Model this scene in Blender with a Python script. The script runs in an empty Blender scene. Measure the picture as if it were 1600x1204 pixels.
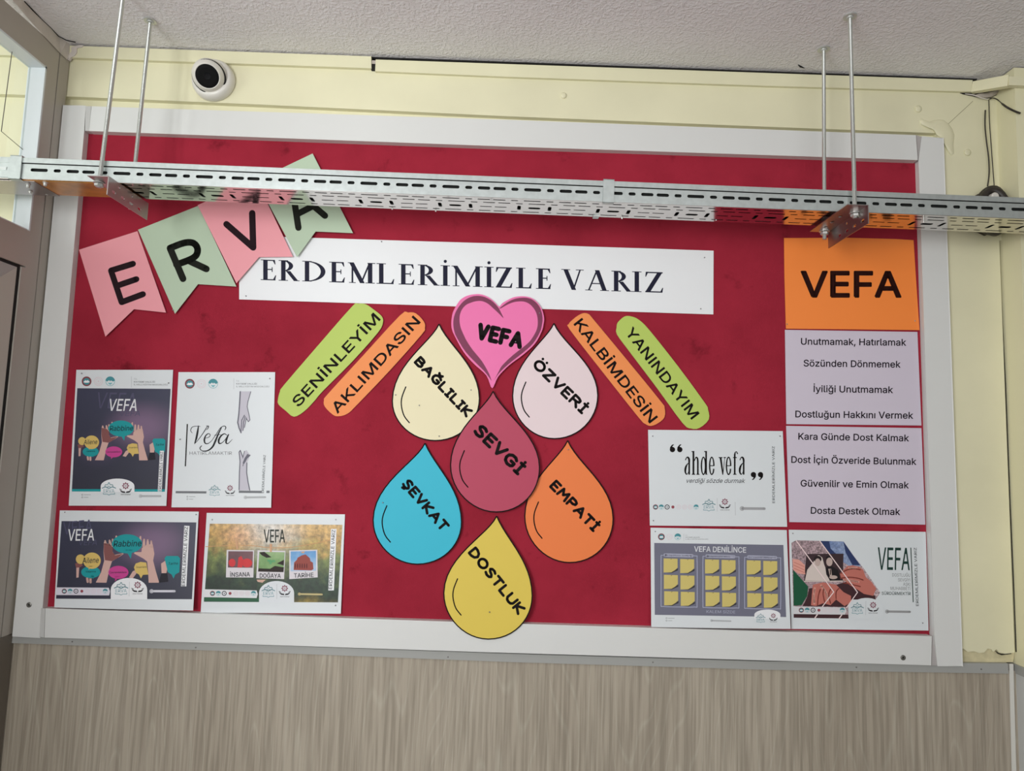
import bpy, math, random
from mathutils import Vector
from mathutils.geometry import tessellate_polygon
random.seed(7)
S = bpy.context.scene
COL = S.collection

# ------------------------------------------------------------------ camera
F = 1055.0
CP = Vector((1.0335, -1.479, 1.625))
def rotm(rx, ry, rz):
    from mathutils import Matrix
    Yw = Matrix.Rotation(rz, 3, 'Z'); X = Matrix.Rotation(rx, 3, 'X'); Ro = Matrix.Rotation(ry, 3, 'Y')
    return Yw @ X @ Ro
M3 = rotm(math.radians(5.42), math.radians(-1.874), math.radians(-0.342))
cam_d = bpy.data.cameras.new('camera'); cam = bpy.data.objects.new('camera', cam_d); COL.objects.link(cam)
right, fwd, up = M3.col[0], M3.col[1], M3.col[2]
from mathutils import Matrix
R = Matrix((right, up, -fwd)).transposed()
cam.matrix_world = Matrix.Translation(CP) @ R.to_4x4()
cam_d.sensor_fit = 'HORIZONTAL'; cam_d.sensor_width = 36.0; cam_d.lens = F / 1600 * 36.0
cam_d.clip_start = 0.01
S.camera = cam

# ------------------------------------------------------------------ world, lights, exposure
W = bpy.data.worlds.new('world'); S.world = W; W.use_nodes = True
bg = W.node_tree.nodes['Background']; bg.inputs[0].default_value = (0.80, 0.90, 1.0, 1); bg.inputs[1].default_value = 1.0
def area(name, loc, target, sx, sy, power, col):
    l = bpy.data.lights.new(name, 'AREA'); l.shape = 'RECTANGLE'; l.size = sx; l.size_y = sy; l.energy = power; l.color = col
    o = bpy.data.objects.new(name, l); COL.objects.link(o); o.location = loc
    d = Vector(target) - Vector(loc); o.rotation_euler = d.to_track_quat('-Z', 'Y').to_euler()
    return o
area('left_daylight', (-0.08, -2.30, 1.75), (0.55, 0.0, 1.80), 0.95, 1.10, 42, (0.96, 0.985, 1.0))
area('right_fill', (1.5, -2.30, 1.80), (1.2, 0.0, 1.7), 1.0, 1.10, 11, (0.97, 0.985, 1.0))  # added fill lamp from the right, no window there
area('corridor_daylight', (-1.3, -1.7, 1.9), (-0.35, 0.0, 2.25), 1.0, 1.0, 17, (0.98, 0.99, 0.97))
S.view_settings.view_transform = 'Standard'; S.view_settings.look = 'None'
S.view_settings.exposure = 0.0; S.view_settings.gamma = 1.0
S.view_settings.use_curve_mapping = False

# ------------------------------------------------------------------ pixel -> point on a real plane
def ray(px, py):
    return M3 @ Vector(((px - 800) / F, 1.0, -(py - 602) / F))
def at(px, py, Y=0.0):
    d = ray(px, py); return CP + d * ((Y - CP.y) / d.y)
def atx(px, py, X):
    d = ray(px, py); return CP + d * ((X - CP.x) / d.x)
def atz(px, py, Z):
    d = ray(px, py); return CP + d * ((Z - CP.z) / d.z)

# ------------------------------------------------------------------ materials
def lin(c):
    c = c / 255.0
    return c / 12.92 if c <= 0.04045 else ((c + 0.055) / 1.055) ** 2.4
def rgb(r, g, b): return (lin(r), lin(g), lin(b), 1)
MATS = {}
def mat(name, c, rough=0.6, metal=0.0, var=0.0, vscale=20.0, bump=0.0, bscale=200.0, spec=0.5, sheen=0.0, stretch=None, c2=None):
    if name in MATS: return MATS[name]
    m = bpy.data.materials.new(name); m.use_nodes = True; nt = m.node_tree; N = nt.nodes; L = nt.links
    b = N['Principled BSDF']; b.inputs['Base Color'].default_value = rgb(*c)
    b.inputs['Roughness'].default_value = rough; b.inputs['Metallic'].default_value = metal
    b.inputs['Specular IOR Level'].default_value = spec
    if sheen: b.inputs['Sheen Weight'].default_value = sheen; b.inputs['Sheen Roughness'].default_value = 0.4
    tc = N.new('ShaderNodeTexCoord')
    mp = N.new('ShaderNodeMapping'); L.new(tc.outputs['Object'], mp.inputs[0])
    if stretch: mp.inputs['Scale'].default_value = stretch
    if var:
        n = N.new('ShaderNodeTexNoise'); n.inputs['Scale'].default_value = vscale; n.inputs['Detail'].default_value = 5
        L.new(mp.outputs[0], n.inputs['Vector'])
        r = N.new('ShaderNodeValToRGB'); r.color_ramp.elements[0].position = 0.3; r.color_ramp.elements[1].position = 0.7
        a = rgb(*[max(0, x * (1 - var)) for x in c]); d = rgb(*[min(255, x * (1 + var)) for x in c]) if c2 is None else rgb(*c2)
        r.color_ramp.elements[0].color = a; r.color_ramp.elements[1].color = d
        L.new(n.outputs['Fac'], r.inputs[0]); L.new(r.outputs[0], b.inputs['Base Color'])
    if bump:
        n2 = N.new('ShaderNodeTexNoise'); n2.inputs['Scale'].default_value = bscale; n2.inputs['Detail'].default_value = 4
        L.new(mp.outputs[0], n2.inputs['Vector'])
        bp = N.new('ShaderNodeBump'); bp.inputs['Strength'].default_value = bump; bp.inputs['Distance'].default_value = 0.002
        L.new(n2.outputs['Fac'], bp.inputs['Height']); L.new(bp.outputs[0], b.inputs['Normal'])
    MATS[name] = m
    return m

def wood_mat():
    m = bpy.data.materials.new('pale_oak_laminate'); m.use_nodes = True; nt = m.node_tree; N = nt.nodes; L = nt.links
    b = N['Principled BSDF']; b.inputs['Roughness'].default_value = 0.42
    tc = N.new('ShaderNodeTexCoord')
    mp = N.new('ShaderNodeMapping'); mp.inputs['Scale'].default_value = (1, 1, 0.13); L.new(tc.outputs['Object'], mp.inputs[0])
    n0 = N.new('ShaderNodeTexNoise'); n0.inputs['Scale'].default_value = 5.0; n0.inputs['Detail'].default_value = 2; L.new(mp.outputs[0], n0.inputs['Vector'])
    mul = N.new('ShaderNodeMath'); mul.operation = 'MULTIPLY'; mul.inputs[1].default_value = 30.0; L.new(n0.outputs['Fac'], mul.inputs[0])
    sx = N.new('ShaderNodeSeparateXYZ'); L.new(tc.outputs['Object'], sx.inputs[0])
    mx = N.new('ShaderNodeMath'); mx.operation = 'MULTIPLY_ADD'; mx.inputs[1].default_value = 34.0; L.new(sx.outputs['X'], mx.inputs[0]); L.new(mul.outputs[0], mx.inputs[2])
    fr = N.new('ShaderNodeMath'); fr.operation = 'PINGPONG'; fr.inputs[1].default_value = 0.5; L.new(mx.outputs[0], fr.inputs[0])
    r1 = N.new('ShaderNodeValToRGB'); r1.color_ramp.elements[0].position = 0.0; r1.color_ramp.elements[0].color = rgb(178, 170, 155)
    r1.color_ramp.elements[1].position = 0.12; r1.color_ramp.elements[1].color = rgb(170, 160, 145); L.new(fr.outputs[0], r1.inputs[0])
    mp2 = N.new('ShaderNodeMapping'); mp2.inputs['Scale'].default_value = (1, 1, 0.03); L.new(tc.outputs['Object'], mp2.inputs[0])
    n1 = N.new('ShaderNodeTexNoise'); n1.inputs['Scale'].default_value = 200; n1.inputs['Detail'].default_value = 6; L.new(mp2.outputs[0], n1.inputs['Vector'])
    r2 = N.new('ShaderNodeValToRGB'); r2.color_ramp.elements[0].position = 0.35; r2.color_ramp.elements[0].color = (0.74, 0.73, 0.71, 1); r2.color_ramp.elements[1].position = 0.6; r2.color_ramp.elements[1].color = (1.04, 1.04, 1.03, 1)
    L.new(n1.outputs['Fac'], r2.inputs[0])
    mix = N.new('ShaderNodeMix'); mix.data_type = 'RGBA'; mix.blend_type = 'MULTIPLY'; mix.inputs[0].default_value = 1.0
    L.new(r1.outputs[0], mix.inputs[6]); L.new(r2.outputs[0], mix.inputs[7])
    n3 = N.new('ShaderNodeTexNoise'); n3.inputs['Scale'].default_value = 3; n3.inputs['Detail'].default_value = 2; L.new(mp.outputs[0], n3.inputs['Vector'])
    r3 = N.new('ShaderNodeValToRGB'); r3.color_ramp.elements[0].color = (0.86, 0.84, 0.82, 1); r3.color_ramp.elements[1].color = (1.08, 1.08, 1.08, 1)
    r3.color_ramp.elements[0].position = 0.3; r3.color_ramp.elements[1].position = 0.7; L.new(n3.outputs['Fac'], r3.inputs[0])
    mix2 = N.new('ShaderNodeMix'); mix2.data_type = 'RGBA'; mix2.blend_type = 'MULTIPLY'; mix2.inputs[0].default_value = 1.0
    L.new(mix.outputs[2], mix2.inputs[6]); L.new(r3.outputs[0], mix2.inputs[7]); L.new(mix2.outputs[2], b.inputs['Base Color'])
    bp = N.new('ShaderNodeBump'); bp.inputs['Strength'].default_value = 0.25; bp.inputs['Distance'].default_value = 0.0006
    L.new(n1.outputs['Fac'], bp.inputs['Height']); L.new(bp.outputs[0], b.inputs['Normal'])
    return m

def felt_mat():
    m = bpy.data.materials.new('crimson_felt'); m.use_nodes = True; nt = m.node_tree; N = nt.nodes; L = nt.links
    b = N['Principled BSDF']; b.inputs['Roughness'].default_value = 0.9; b.inputs['Specular IOR Level'].default_value = 0.15
    b.inputs['Sheen Weight'].default_value = 0.10; b.inputs['Sheen Roughness'].default_value = 0.35; b.inputs['Sheen Tint'].default_value = (1.0, 0.45, 0.5, 1)
    tc = N.new('ShaderNodeTexCoord')
    n = N.new('ShaderNodeTexNoise'); n.inputs['Scale'].default_value = 5; n.inputs['Detail'].default_value = 6; n.inputs['Roughness'].default_value = 0.6; L.new(tc.outputs['Object'], n.inputs['Vector'])
    r = N.new('ShaderNodeValToRGB'); r.color_ramp.elements[0].position = 0.28; r.color_ramp.elements[0].color = rgb(140, 32, 48)
    r.color_ramp.elements[1].position = 0.62; r.color_ramp.elements[1].color = rgb(160, 40, 58); L.new(n.outputs['Fac'], r.inputs[0])
    n4 = N.new('ShaderNodeTexNoise'); n4.inputs['Scale'].default_value = 13; n4.inputs['Detail'].default_value = 7; n4.inputs['Roughness'].default_value = 0.65; L.new(tc.outputs['Object'], n4.inputs['Vector'])
    r4 = N.new('ShaderNodeValToRGB'); r4.color_ramp.elements[0].position = 0.60; r4.color_ramp.elements[0].color = (1, 1, 1, 1); r4.color_ramp.elements[1].position = 0.74; r4.color_ramp.elements[1].color = (0.55, 0.5, 0.5, 1); L.new(n4.outputs['Fac'], r4.inputs[0])
    mx_ = N.new('ShaderNodeMix'); mx_.data_type = 'RGBA'; mx_.blend_type = 'MULTIPLY'; mx_.inputs[0].default_value = 1.0; L.new(r.outputs[0], mx_.inputs[6]); L.new(r4.outputs[0], mx_.inputs[7])
    L.new(mx_.outputs[2], b.inputs['Base Color'])
    n2 = N.new('ShaderNodeTexNoise'); n2.inputs['Scale'].default_value = 700; L.new(tc.outputs['Object'], n2.inputs['Vector'])
    bp = N.new('ShaderNodeBump'); bp.inputs['Strength'].default_value = 0.3; bp.inputs['Distance'].default_value = 0.001
    L.new(n2.outputs['Fac'], bp.inputs['Height']); L.new(bp.outputs[0], b.inputs['Normal'])
    return m

def ceiling_mat():
    m = bpy.data.materials.new('roughcast_ceiling_paint'); m.use_nodes = True; nt = m.node_tree; N = nt.nodes; L = nt.links
    b = N['Principled BSDF']; b.inputs['Roughness'].default_value = 0.85
    tc = N.new('ShaderNodeTexCoord')
    n = N.new('ShaderNodeTexNoise'); n.inputs['Scale'].default_value = 3; n.inputs['Detail'].default_value = 4; L.new(tc.outputs['Object'], n.inputs['Vector'])
    r = N.new('ShaderNodeValToRGB'); r.color_ramp.elements[0].position = 0.3; r.color_ramp.elements[0].color = rgb(226, 222, 224)
    r.color_ramp.elements[1].position = 0.7; r.color_ramp.elements[1].color = rgb(234, 231, 233); L.new(n.outputs['Fac'], r.inputs[0]); L.new(r.outputs[0], b.inputs['Base Color'])
    n2 = N.new('ShaderNodeTexNoise'); n2.inputs['Scale'].default_value = 170; n2.inputs['Detail'].default_value = 3; L.new(tc.outputs['Object'], n2.inputs['Vector'])
    v = N.new('ShaderNodeValToRGB'); v.color_ramp.elements[0].position = 0.42; v.color_ramp.elements[1].position = 0.66; L.new(n2.outputs['Fac'], v.inputs[0])
    bp = N.new('ShaderNodeBump'); bp.inputs['Strength'].default_value = 0.55; bp.inputs['Distance'].default_value = 0.0022
    L.new(v.outputs[0], bp.inputs['Height']); L.new(bp.outputs[0], b.inputs['Normal'])
    return m

def glass_mat():
    m = bpy.data.materials.new('window_glass'); m.use_nodes = True; nt = m.node_tree; N = nt.nodes; L = nt.links
    for x in list(N): N.remove(x)
    o = N.new('ShaderNodeOutputMaterial'); t = N.new('ShaderNodeBsdfTransparent'); g = N.new('ShaderNodeBsdfGlossy'); g.inputs['Roughness'].default_value = 0.02
    t.inputs[0].default_value = (0.95, 0.97, 0.96, 1)
    fr = N.new('ShaderNodeFresnel'); fr.inputs['IOR'].default_value = 1.45; mx = N.new('ShaderNodeMixShader')
    ge = N.new('ShaderNodeNewGeometry'); sb = N.new('ShaderNodeMath'); sb.operation = 'SUBTRACT'; sb.inputs[0].default_value = 1.0; L.new(ge.outputs['Backfacing'], sb.inputs[1])
    ml = N.new('ShaderNodeMath'); ml.operation = 'MULTIPLY'; L.new(fr.outputs[0], ml.inputs[0]); L.new(sb.outputs[0], ml.inputs[1])
    L.new(ml.outputs[0], mx.inputs[0]); L.new(t.outputs[0], mx.inputs[1]); L.new(g.outputs[0], mx.inputs[2]); L.new(mx.outputs[0], o.inputs[0])
    return m

def photo_mat(name, stops, noise=(4, 0.15), axis='X', tint2=None, blobs=None):
    """printed picture: colour ramp along one axis with noise, in object metres (origin = sheet centre)"""
    m = bpy.data.materials.new(name); m.use_nodes = True; nt = m.node_tree; N = nt.nodes; L = nt.links
    b = N['Principled BSDF']; b.inputs['Roughness'].default_value = 0.4
    tc = N.new('ShaderNodeTexCoord'); s = N.new('ShaderNodeSeparateXYZ'); L.new(tc.outputs['Object'], s.inputs[0])
    n = N.new('ShaderNodeTexNoise'); n.inputs['Scale'].default_value = noise[0]; n.inputs['Detail'].default_value = 6; L.new(tc.outputs['Object'], n.inputs['Vector'])
    lo, hi = stops[0][0], stops[-1][0]
    mr = N.new('ShaderNodeMapRange'); mr.inputs[1].default_value = lo; mr.inputs[2].default_value = hi; L.new(s.outputs[axis], mr.inputs[0])
    a = N.new('ShaderNodeMath'); a.operation = 'MULTIPLY_ADD'; a.inputs[1].default_value = noise[1]; L.new(n.outputs['Fac'], a.inputs[0]); L.new(mr.outputs[0], a.inputs[2])
    a2 = N.new('ShaderNodeMath'); a2.operation = 'SUBTRACT'; a2.inputs[1].default_value = noise[1] * 0.5; L.new(a.outputs[0], a2.inputs[0])
    r = N.new('ShaderNodeValToRGB'); cr = r.color_ramp
    while len(cr.elements) < len(stops): cr.elements.new(0.5)
    for e, (p, c) in zip(cr.elements, stops): e.position = (p - lo) / (hi - lo); e.color = rgb(*c)
    L.new(a2.outputs[0], r.inputs[0])
    out = r.outputs[0]
    for (cx, cz, rx, rz, c, amt) in (blobs or []):
        mp = N.new('ShaderNodeMapping'); mp.vector_type = 'POINT'
        mp.inputs['Location'].default_value = (-cx / rx, 0, -cz / rz); mp.inputs['Scale'].default_value = (1 / rx, 0, 1 / rz); L.new(tc.outputs['Object'], mp.inputs[0])
        ln = N.new('ShaderNodeVectorMath'); ln.operation = 'LENGTH'; L.new(mp.outputs[0], ln.inputs[0])
        ad = N.new('ShaderNodeMath'); ad.operation = 'MULTIPLY_ADD'; ad.inputs[1].default_value = noise[1] * 1.6; L.new(n.outputs['Fac'], ad.inputs[0]); L.new(ln.outputs['Value'], ad.inputs[2])
        m2 = N.new('ShaderNodeMapRange'); m2.interpolation_type = 'SMOOTHSTEP'; m2.inputs[1].default_value = 1.0 + noise[1] * .8; m2.inputs[2].default_value = 0.2; m2.inputs[3].default_value = 0; m2.inputs[4].default_value = amt
        L.new(ad.outputs[0], m2.inputs[0])
        mix = N.new('ShaderNodeMix'); mix.data_type = 'RGBA'; L.new(m2.outputs[0], mix.inputs[0]); L.new(out, mix.inputs[6]); mix.inputs[7].default_value = rgb(*c)
        out = mix.outputs[2]
    if tint2:
        nn = N.new('ShaderNodeTexNoise'); nn.inputs['Scale'].default_value = tint2[1]; nn.inputs['Detail'].default_value = 8; nn.inputs['Roughness'].default_value = 0.7; L.new(tc.outputs['Object'], nn.inputs['Vector'])
        rr = N.new('ShaderNodeValToRGB'); rr.color_ramp.elements[0].position = 0.35; rr.color_ramp.elements[1].position = 0.65
        rr.color_ramp.elements[0].color = (tint2[0],) * 3 + (1,); rr.color_ramp.elements[1].color = (1.15,) * 3 + (1,)
        L.new(nn.outputs['Fac'], rr.inputs[0])
        mix = N.new('ShaderNodeMix'); mix.data_type = 'RGBA'; mix.blend_type = 'MULTIPLY'; mix.inputs[0].default_value = 1
        L.new(out, mix.inputs[6]); L.new(rr.outputs[0], mix.inputs[7]); out = mix.outputs[2]
    L.new(out, b.inputs['Base Color'])
    return m

CREAM = mat('cream_wall_paint', (224, 219, 186), 0.55, var=0.02, vscale=6, bump=0.08, bscale=60)
WHITE_PLASTIC = mat('white_frame_plastic', (216, 216, 213), 0.35)
PLASTER = mat('bare_plaster', (178, 168, 158), 0.9, var=0.10, vscale=60, bump=0.6, bscale=150)
DARK = mat('dark_gap', (24, 22, 20), 0.9)
GREYPVC = mat('grey_frame_profile', (172, 164, 154), 0.4)
GREYTRIM = mat('grey_aluminium_trim', (160, 160, 156), 0.45)
GALV = mat('galvanised_steel', (196, 203, 201), 0.40, metal=0.75, var=0.03, vscale=90)
GALVB = mat('galvanised_underside', (206, 202, 198), 0.13, metal=1.0)
ZINC = mat('zinc_rod', (198, 200, 196), 0.35, metal=0.7)
BRKT = mat('bracket_steel', (168, 160, 158), 0.28, metal=0.95)
INK = mat('black_ink', (20, 14, 14), 0.7, spec=0.15)
NAVY = mat('navy_ink', (26, 26, 48), 0.6, spec=0.2)
PAPER = mat('white_paper', (234, 235, 236), 0.5)
PWHITE = mat('print_white', (232, 232, 234), 0.45)
WOOD = wood_mat(); FELT = felt_mat(); CEIL = ceiling_mat(); GLASS = glass_mat()
def pm(c, rough=0.5): return mat('print_%d_%d_%d' % c, c, rough, spec=0.25)

# ------------------------------------------------------------------ object helpers
def wloc(o):
    v = Vector((0, 0, 0))
    while o: v += o.location; o = o.parent
    return v
def tag(o, label=None, cat=None, group=None, kind=None):
    if label: o['label'] = label
    if cat: o['category'] = cat
    if group: o['group'] = group
    if kind: o['kind'] = kind
    return o
def thing(name, loc, label, cat, group=None):
    o = bpy.data.objects.new(name, None); o.empty_display_size = 0.02; COL.objects.link(o); o.location = loc
    return tag(o, label, cat, group)
def structure(name, loc=(0, 0, 0)):
    o = bpy.data.objects.new(name, None); COL.objects.link(o); o.location = loc; o['kind'] = 'structure'; return o

class MB:
    def __init__(s): s.v = []; s.f = []
    def add(s, vs, fs):
        n = len(s.v); s.v += [Vector(v) for v in vs]; s.f += [tuple(n + i for i in f) for f in fs]; return s
    def box(s, x0, y0, z0, x1, y1, z1):
        x0, x1 = sorted((x0, x1)); y0, y1 = sorted((y0, y1)); z0, z1 = sorted((z0, z1))
        return s.add([(x0,y0,z0),(x1,y0,z0),(x1,y1,z0),(x0,y1,z0),(x0,y0,z1),(x1,y0,z1),(x1,y1,z1),(x0,y1,z1)],
                     [(0,3,2,1),(4,5,6,7),(0,1,5,4),(1,2,6,5),(2,3,7,6),(3,0,4,7)])
    def prism(s, pts, d):
        """pts: world points of a planar front polygon; d: extrusion vector"""
        n = len(pts); d = Vector(d); P = [Vector(p) for p in pts]; tr = tessellate_polygon([P])
        base = len(s.v); s.v += P + [p + d for p in P]
        s.f += [tuple(base + i for i in t) for t in tr] + [tuple(base + n + i for i in reversed(t)) for t in tr]
        s.f += [(base + i, base + (i + 1) % n, base + n + (i + 1) % n, base + n + i) for i in range(n)]
        return s
    def lathe(s, c, axis, prof, n=24):
        c = Vector(c); a = Vector(axis).normalized(); u = a.orthogonal().normalized(); w = a.cross(u)
        base = len(s.v); m = len(prof)
        for (r, h) in prof:
            for k in range(n):
                t = 2 * math.pi * k / n; s.v.append(c + a * h + (u * math.cos(t) + w * math.sin(t)) * r)
        for i in range(m - 1):
            for k in range(n):
                k2 = (k + 1) % n; s.f.append((base + i*n + k, base + i*n + k2, base + (i+1)*n + k2, base + (i+1)*n + k))
        s.f.append(tuple(base + k for k in reversed(range(n)))); s.f.append(tuple(base + (m-1)*n + k for k in range(n)))
        return s
    def tube(s, pts, r, n=8):
        pts = [Vector(p) for p in pts]; base = len(s.v); u = None
        for i, p in enumerate(pts):
            t = (pts[min(i+1, len(pts)-1)] - pts[max(i-1, 0)]).normalized()
            u = t.orthogonal().normalized() if u is None else (u - t * u.dot(t)).normalized()
            w = t.cross(u); rr = r[i] if isinstance(r, (list, tuple)) else r
            for k in range(n):
                a = 2 * math.pi * k / n; s.v.append(p + (u * math.cos(a) + w * math.sin(a)) * rr)
        for i in range(len(pts) - 1):
            for k in range(n):
                k2 = (k+1) % n; s.f.append((base+i*n+k, base+i*n+k2, base+(i+1)*n+k2, base+(i+1)*n+k))
        s.f.append(tuple(base + k for k in reversed(range(n)))); s.f.append(tuple(base + (len(pts)-1)*n + k for k in range(n)))
        return s
    def build(s, name, m, parent=None, smooth=False, bevel=0, origin=None):
        me = bpy.data.meshes.new(name)
        if parent is not None: off = wloc(parent)
        else:
            off = Vector(origin) if origin is not None else Vector([(min(v[i] for v in s.v) + max(v[i] for v in s.v)) / 2 for i in range(3)])
        me.from_pydata([v - off for v in s.v], [], s.f); me.materials.append(m)
        if smooth:
            for p in me.polygons: p.use_smooth = True
        me.update()
        o = bpy.data.objects.new(name, me); COL.objects.link(o)
        if parent is not None: o.parent = parent
        else: o.location = off
        if bevel:
            b = o.modifiers.new('b', 'BEVEL'); b.width = bevel; b.segments = 2; b.limit_method = 'ANGLE'
        if smooth == 'auto':
            pass
        return o

def plate_with_slots(name, m, parent, length, width, holes, origin, ex, ey, thick):
    """flat plate length x width with rounded slots cut out; holes=(cx,cy,half length,half width,kind)"""
    cu = bpy.data.curves.new('t', 'CURVE'); cu.dimensions = '2D'; cu.fill_mode = 'BOTH'; cu.extrude = thick / 2
    def spl(pts):
        s = cu.splines.new('POLY'); s.points.add(len(pts) - 1)
        for p, q in zip(s.points, pts): p.co = (q[0], q[1], 0, 1)
        s.use_cyclic_u = True
    spl([(0, 0), (length, 0), (length, width), (0, width)])
    for (cx, cy, a, b) in holes:
        pts = []
        if a >= b:
            for k in range(7): t = -math.pi/2 + math.pi * k / 6; pts.append((cx + a - b + b * math.cos(t), cy + b * math.sin(t)))
            for k in range(7): t = math.pi/2 + math.pi * k / 6; pts.append((cx - a + b + b * math.cos(t), cy + b * math.sin(t)))
        else:
            for k in range(7): t = math.pi * k / 6; pts.append((cx + a * math.cos(t), cy + b - a + a * math.sin(t)))
            for k in range(7): t = math.pi + math.pi * k / 6; pts.append((cx + a * math.cos(t), cy - b + a + a * math.sin(t)))
        spl(pts)
    o = bpy.data.objects.new('t', cu); COL.objects.link(o)
    dg = bpy.context.evaluated_depsgraph_get(); dg.update()
    me0 = o.evaluated_get(dg).to_mesh()
    ex = Vector(ex); ey = Vector(ey); ez = ex.cross(ey); O = Vector(origin)
    mb = MB(); mb.add([O + ex * v.co.x + ey * v.co.y + ez * v.co.z for v in me0.vertices], [tuple(p.vertices) for p in me0.polygons])
    bpy.data.objects.remove(o); bpy.data.curves.remove(cu)
    return mb.build(name, m, parent)

# ------------------------------------------------------------------ the room (setting)
ZC = 2.5106
XL, XR, YR = -2.0, 3.6, -2.40
MB().box(XL, YR, -0.05, XR, 0.12, 0).build('floor', mat('grey_floor_tiles', (150, 146, 138), 0.4, var=0.05, vscale=3))['kind'] = 'structure'
ceil = MB().box(XL, YR, ZC, XR, 0.12, ZC + 0.1).build('ceiling', CEIL); ceil['kind'] = 'structure'
wb = structure('wall_back', (1.0, 0.015, 1.25))
WX = 2.1305
MB().box(XL, 0.010, 1.215, WX, 0.10, ZC - 0.006).build('plaster_face', CREAM, wb)
MB().box(XL, 0.045, 0, 3.6, 0.12, ZC).build('wall_core', DARK, wb)
# fascia board above the notice board, its lower edge throws the dark line
zf = 2.3785
RAG = [(1498, 1012), (1505, 1013), (1512, 1018), (1522, 1017), (1530, 1020), (1538, 1019), (1543, 1013), (1549, 1014), (1552, 1018), (1557, 1014), (1561, 1019), (1570, 1021), (1580, 1020), (1585.5, 1019)]
mb = MB(); mb.prism([(XL, -0.004, 2.3905), (0.013, -0.004, 2.3905), (0.45, -0.004, 2.3875), (1.02, -0.004, 2.3805), (1.60, -0.004, 2.3777), (1.996, -0.004, 2.3768)] + [tuple(at(a_, b_, -0.004)) for a_, b_ in RAG] + [(WX - .001, -0.004, ZC - .012), (XL, -0.004, ZC - .012)], (0, 0.016, 0))
mb.build('fascia_board', CREAM, wb)
WL = MB().box(-0.0, -0.002, 0.0, WX + .004, 0.030, 1.192).build('wainscot_panel', WOOD, wb)
# ceiling line strips
t1 = structure('trim_1', (0.3, -0.01, 2.49))
mb = MB(); mb.prism([(XL, -.013, 2.4775), (0.6985, -.013, 2.4785), (0.6965, -.013, 2.5070), (XL, -.013, 2.5055)], (0, .009, 0)); mb.build('strip', CREAM, t1)
t2 = structure('trim_2', (1.4, -0.01, 2.48))
mb = MB(); mb.prism([(0.707, -.0115, 2.4728), (1.02, -.0115, 2.4708), (1.6, -.0115, 2.4715), (2.073, -.0115, 2.4752), (2.0763, -.0115, 2.503), (1.4, -.0115, 2.502), (0.707, -.0115, 2.5008)], (0, .0075, 0)); mb.build('strip', CREAM, t2)
MB().box(.6975, -.0095, 2.4765, .708, -.0042, 2.491).build('dark_gap', DARK, t2)
MB().box(.6975, -.0105, 2.491, .708, -.0042, 2.499).build('torn_plaster', PLASTER, t2)
t3 = structure('trim_3', (2.1, -0.04, 2.49))
a0 = at(1520, 127, -.013); a1 = at(1576, 116.5, -.072); b1 = at(1574, 134, -.072); b0 = at(1517, 143.5, -.013)
mb = MB(); mb.prism([a0, a1, b1, b0], (0.010, 0.009, 0)); mb.build('angled_strip', CREAM, t3)
mb = MB().box(a1.x, -.072, b1.z + .002, XR, -.0605, a1.z - .004); mb.build('strip', CREAM, t3)
# dark seam below ceiling, bowing joint
mb = MB().box(XL, -0.006, ZC - .0035, 2.09, 0.012, ZC - .0005); mb.build('shadow_gap', DARK, t2)

# pillar at the right: wall_right_pillar
pl = structure('wall_right', (2.14, -0.03, 1.2))
MB().box(2.1350, -0.060, 1.205, XR, 0.05, ZC - .004).build('pillar_plaster', mat('cream_pillar_paint', (226, 221, 186), 0.55), pl)
MB().box(2.1330, -0.064, 0, XR, 0.05, 1.187).build('pillar_panel', mat('pale_grey_laminate', (196, 197, 194), 0.4), pl)
MB().box(2.1315, -0.066, 1.187, XR, 0.05, 1.206).build('pillar_edge_trim', GREYTRIM, pl)
mb = MB().prism([at(1577, 1037, -.003), at(1583.5, 1037, -.006), at(1588, 1204, -.006), at(1581, 1204, -.003)], (0, .004, 0)); mb.build('corner_bead', mat('white_corner_bead', (200, 198, 190), .4), pl)
MB().tube([at(1558, 362, -.0030), at(1565, 480, -.0030), at(1571, 600, -.0030), at(1578, 780, -.0030), at(1585, 940, -.0030), at(1588, 1018, -.0030)], [.0005, .0006, .0009, .0008, .0011, .0013], 5).build('corner_crack', DARK, pl)
# filler in the corner above the tray
mb = MB().box(WX - .0015, -.0038, 2.13, 2.1362, .02, ZC - .012); mb.build('corner_filler', CREAM, pl)
# other room walls out of view
MB().box(XR, YR, 0, XR + .1, .12, ZC).build('wall_far_right', mat('room_paint_neutral', (196, 196, 194), .6))['kind'] = 'structure'
MB().box(XL - .1, YR, 0, XL, .12, ZC).build('wall_far_left', mat('room_paint_neutral', (196, 196, 194), .6))['kind'] = 'structure'
MB().box(XL, YR - .1, 0, XR, YR, ZC).build('wall_rear', mat('room_paint_neutral', (196, 196, 194), .6))['kind'] = 'structure'

# grey cap strip over the wainscot, with nails
t4 = structure('trim_4', (1.0, -0.01, 1.195))
mb = MB(); mb.prism([at(14, 993.5, -.008), at(400, 1007, -.008), at(800, 1021, -.008), at(1200, 1033, -.008), at(1575, 1036, -.008), at(1576, 1052, -.008), at(1200, 1046, -.008), at(800, 1034, -.008), at(400, 1018.5, -.008), at(12, 1004, -.008)], (0, .008, 0)); mb.build('cap_strip', GREYTRIM, t4)
mb = MB()
for p in ((113, 1002), (306, 1011), (1338, 1042), (700, 1026), (1020, 1034), (1533, 1045)): mb.lathe(at(*p, -.008), (0, -1, 0), [(.0016, -.001), (.0016, .0008), (.0005, .0012)], 8)
mb.build('nail', mat('nail_head', (110, 108, 104), .5), t4)
mb = MB().prism([at(11.5, 994, -.005), at(16, 994, -.005), at(3, 1150, -.005), at(-4, 1204, -.005), at(-8, 1204, -.005), at(-1, 1150, -.005)], (0, .004, 0)); mb.build('corner_bead', mat('grey_corner_bead', (150, 146, 138), .4), t4)

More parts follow.
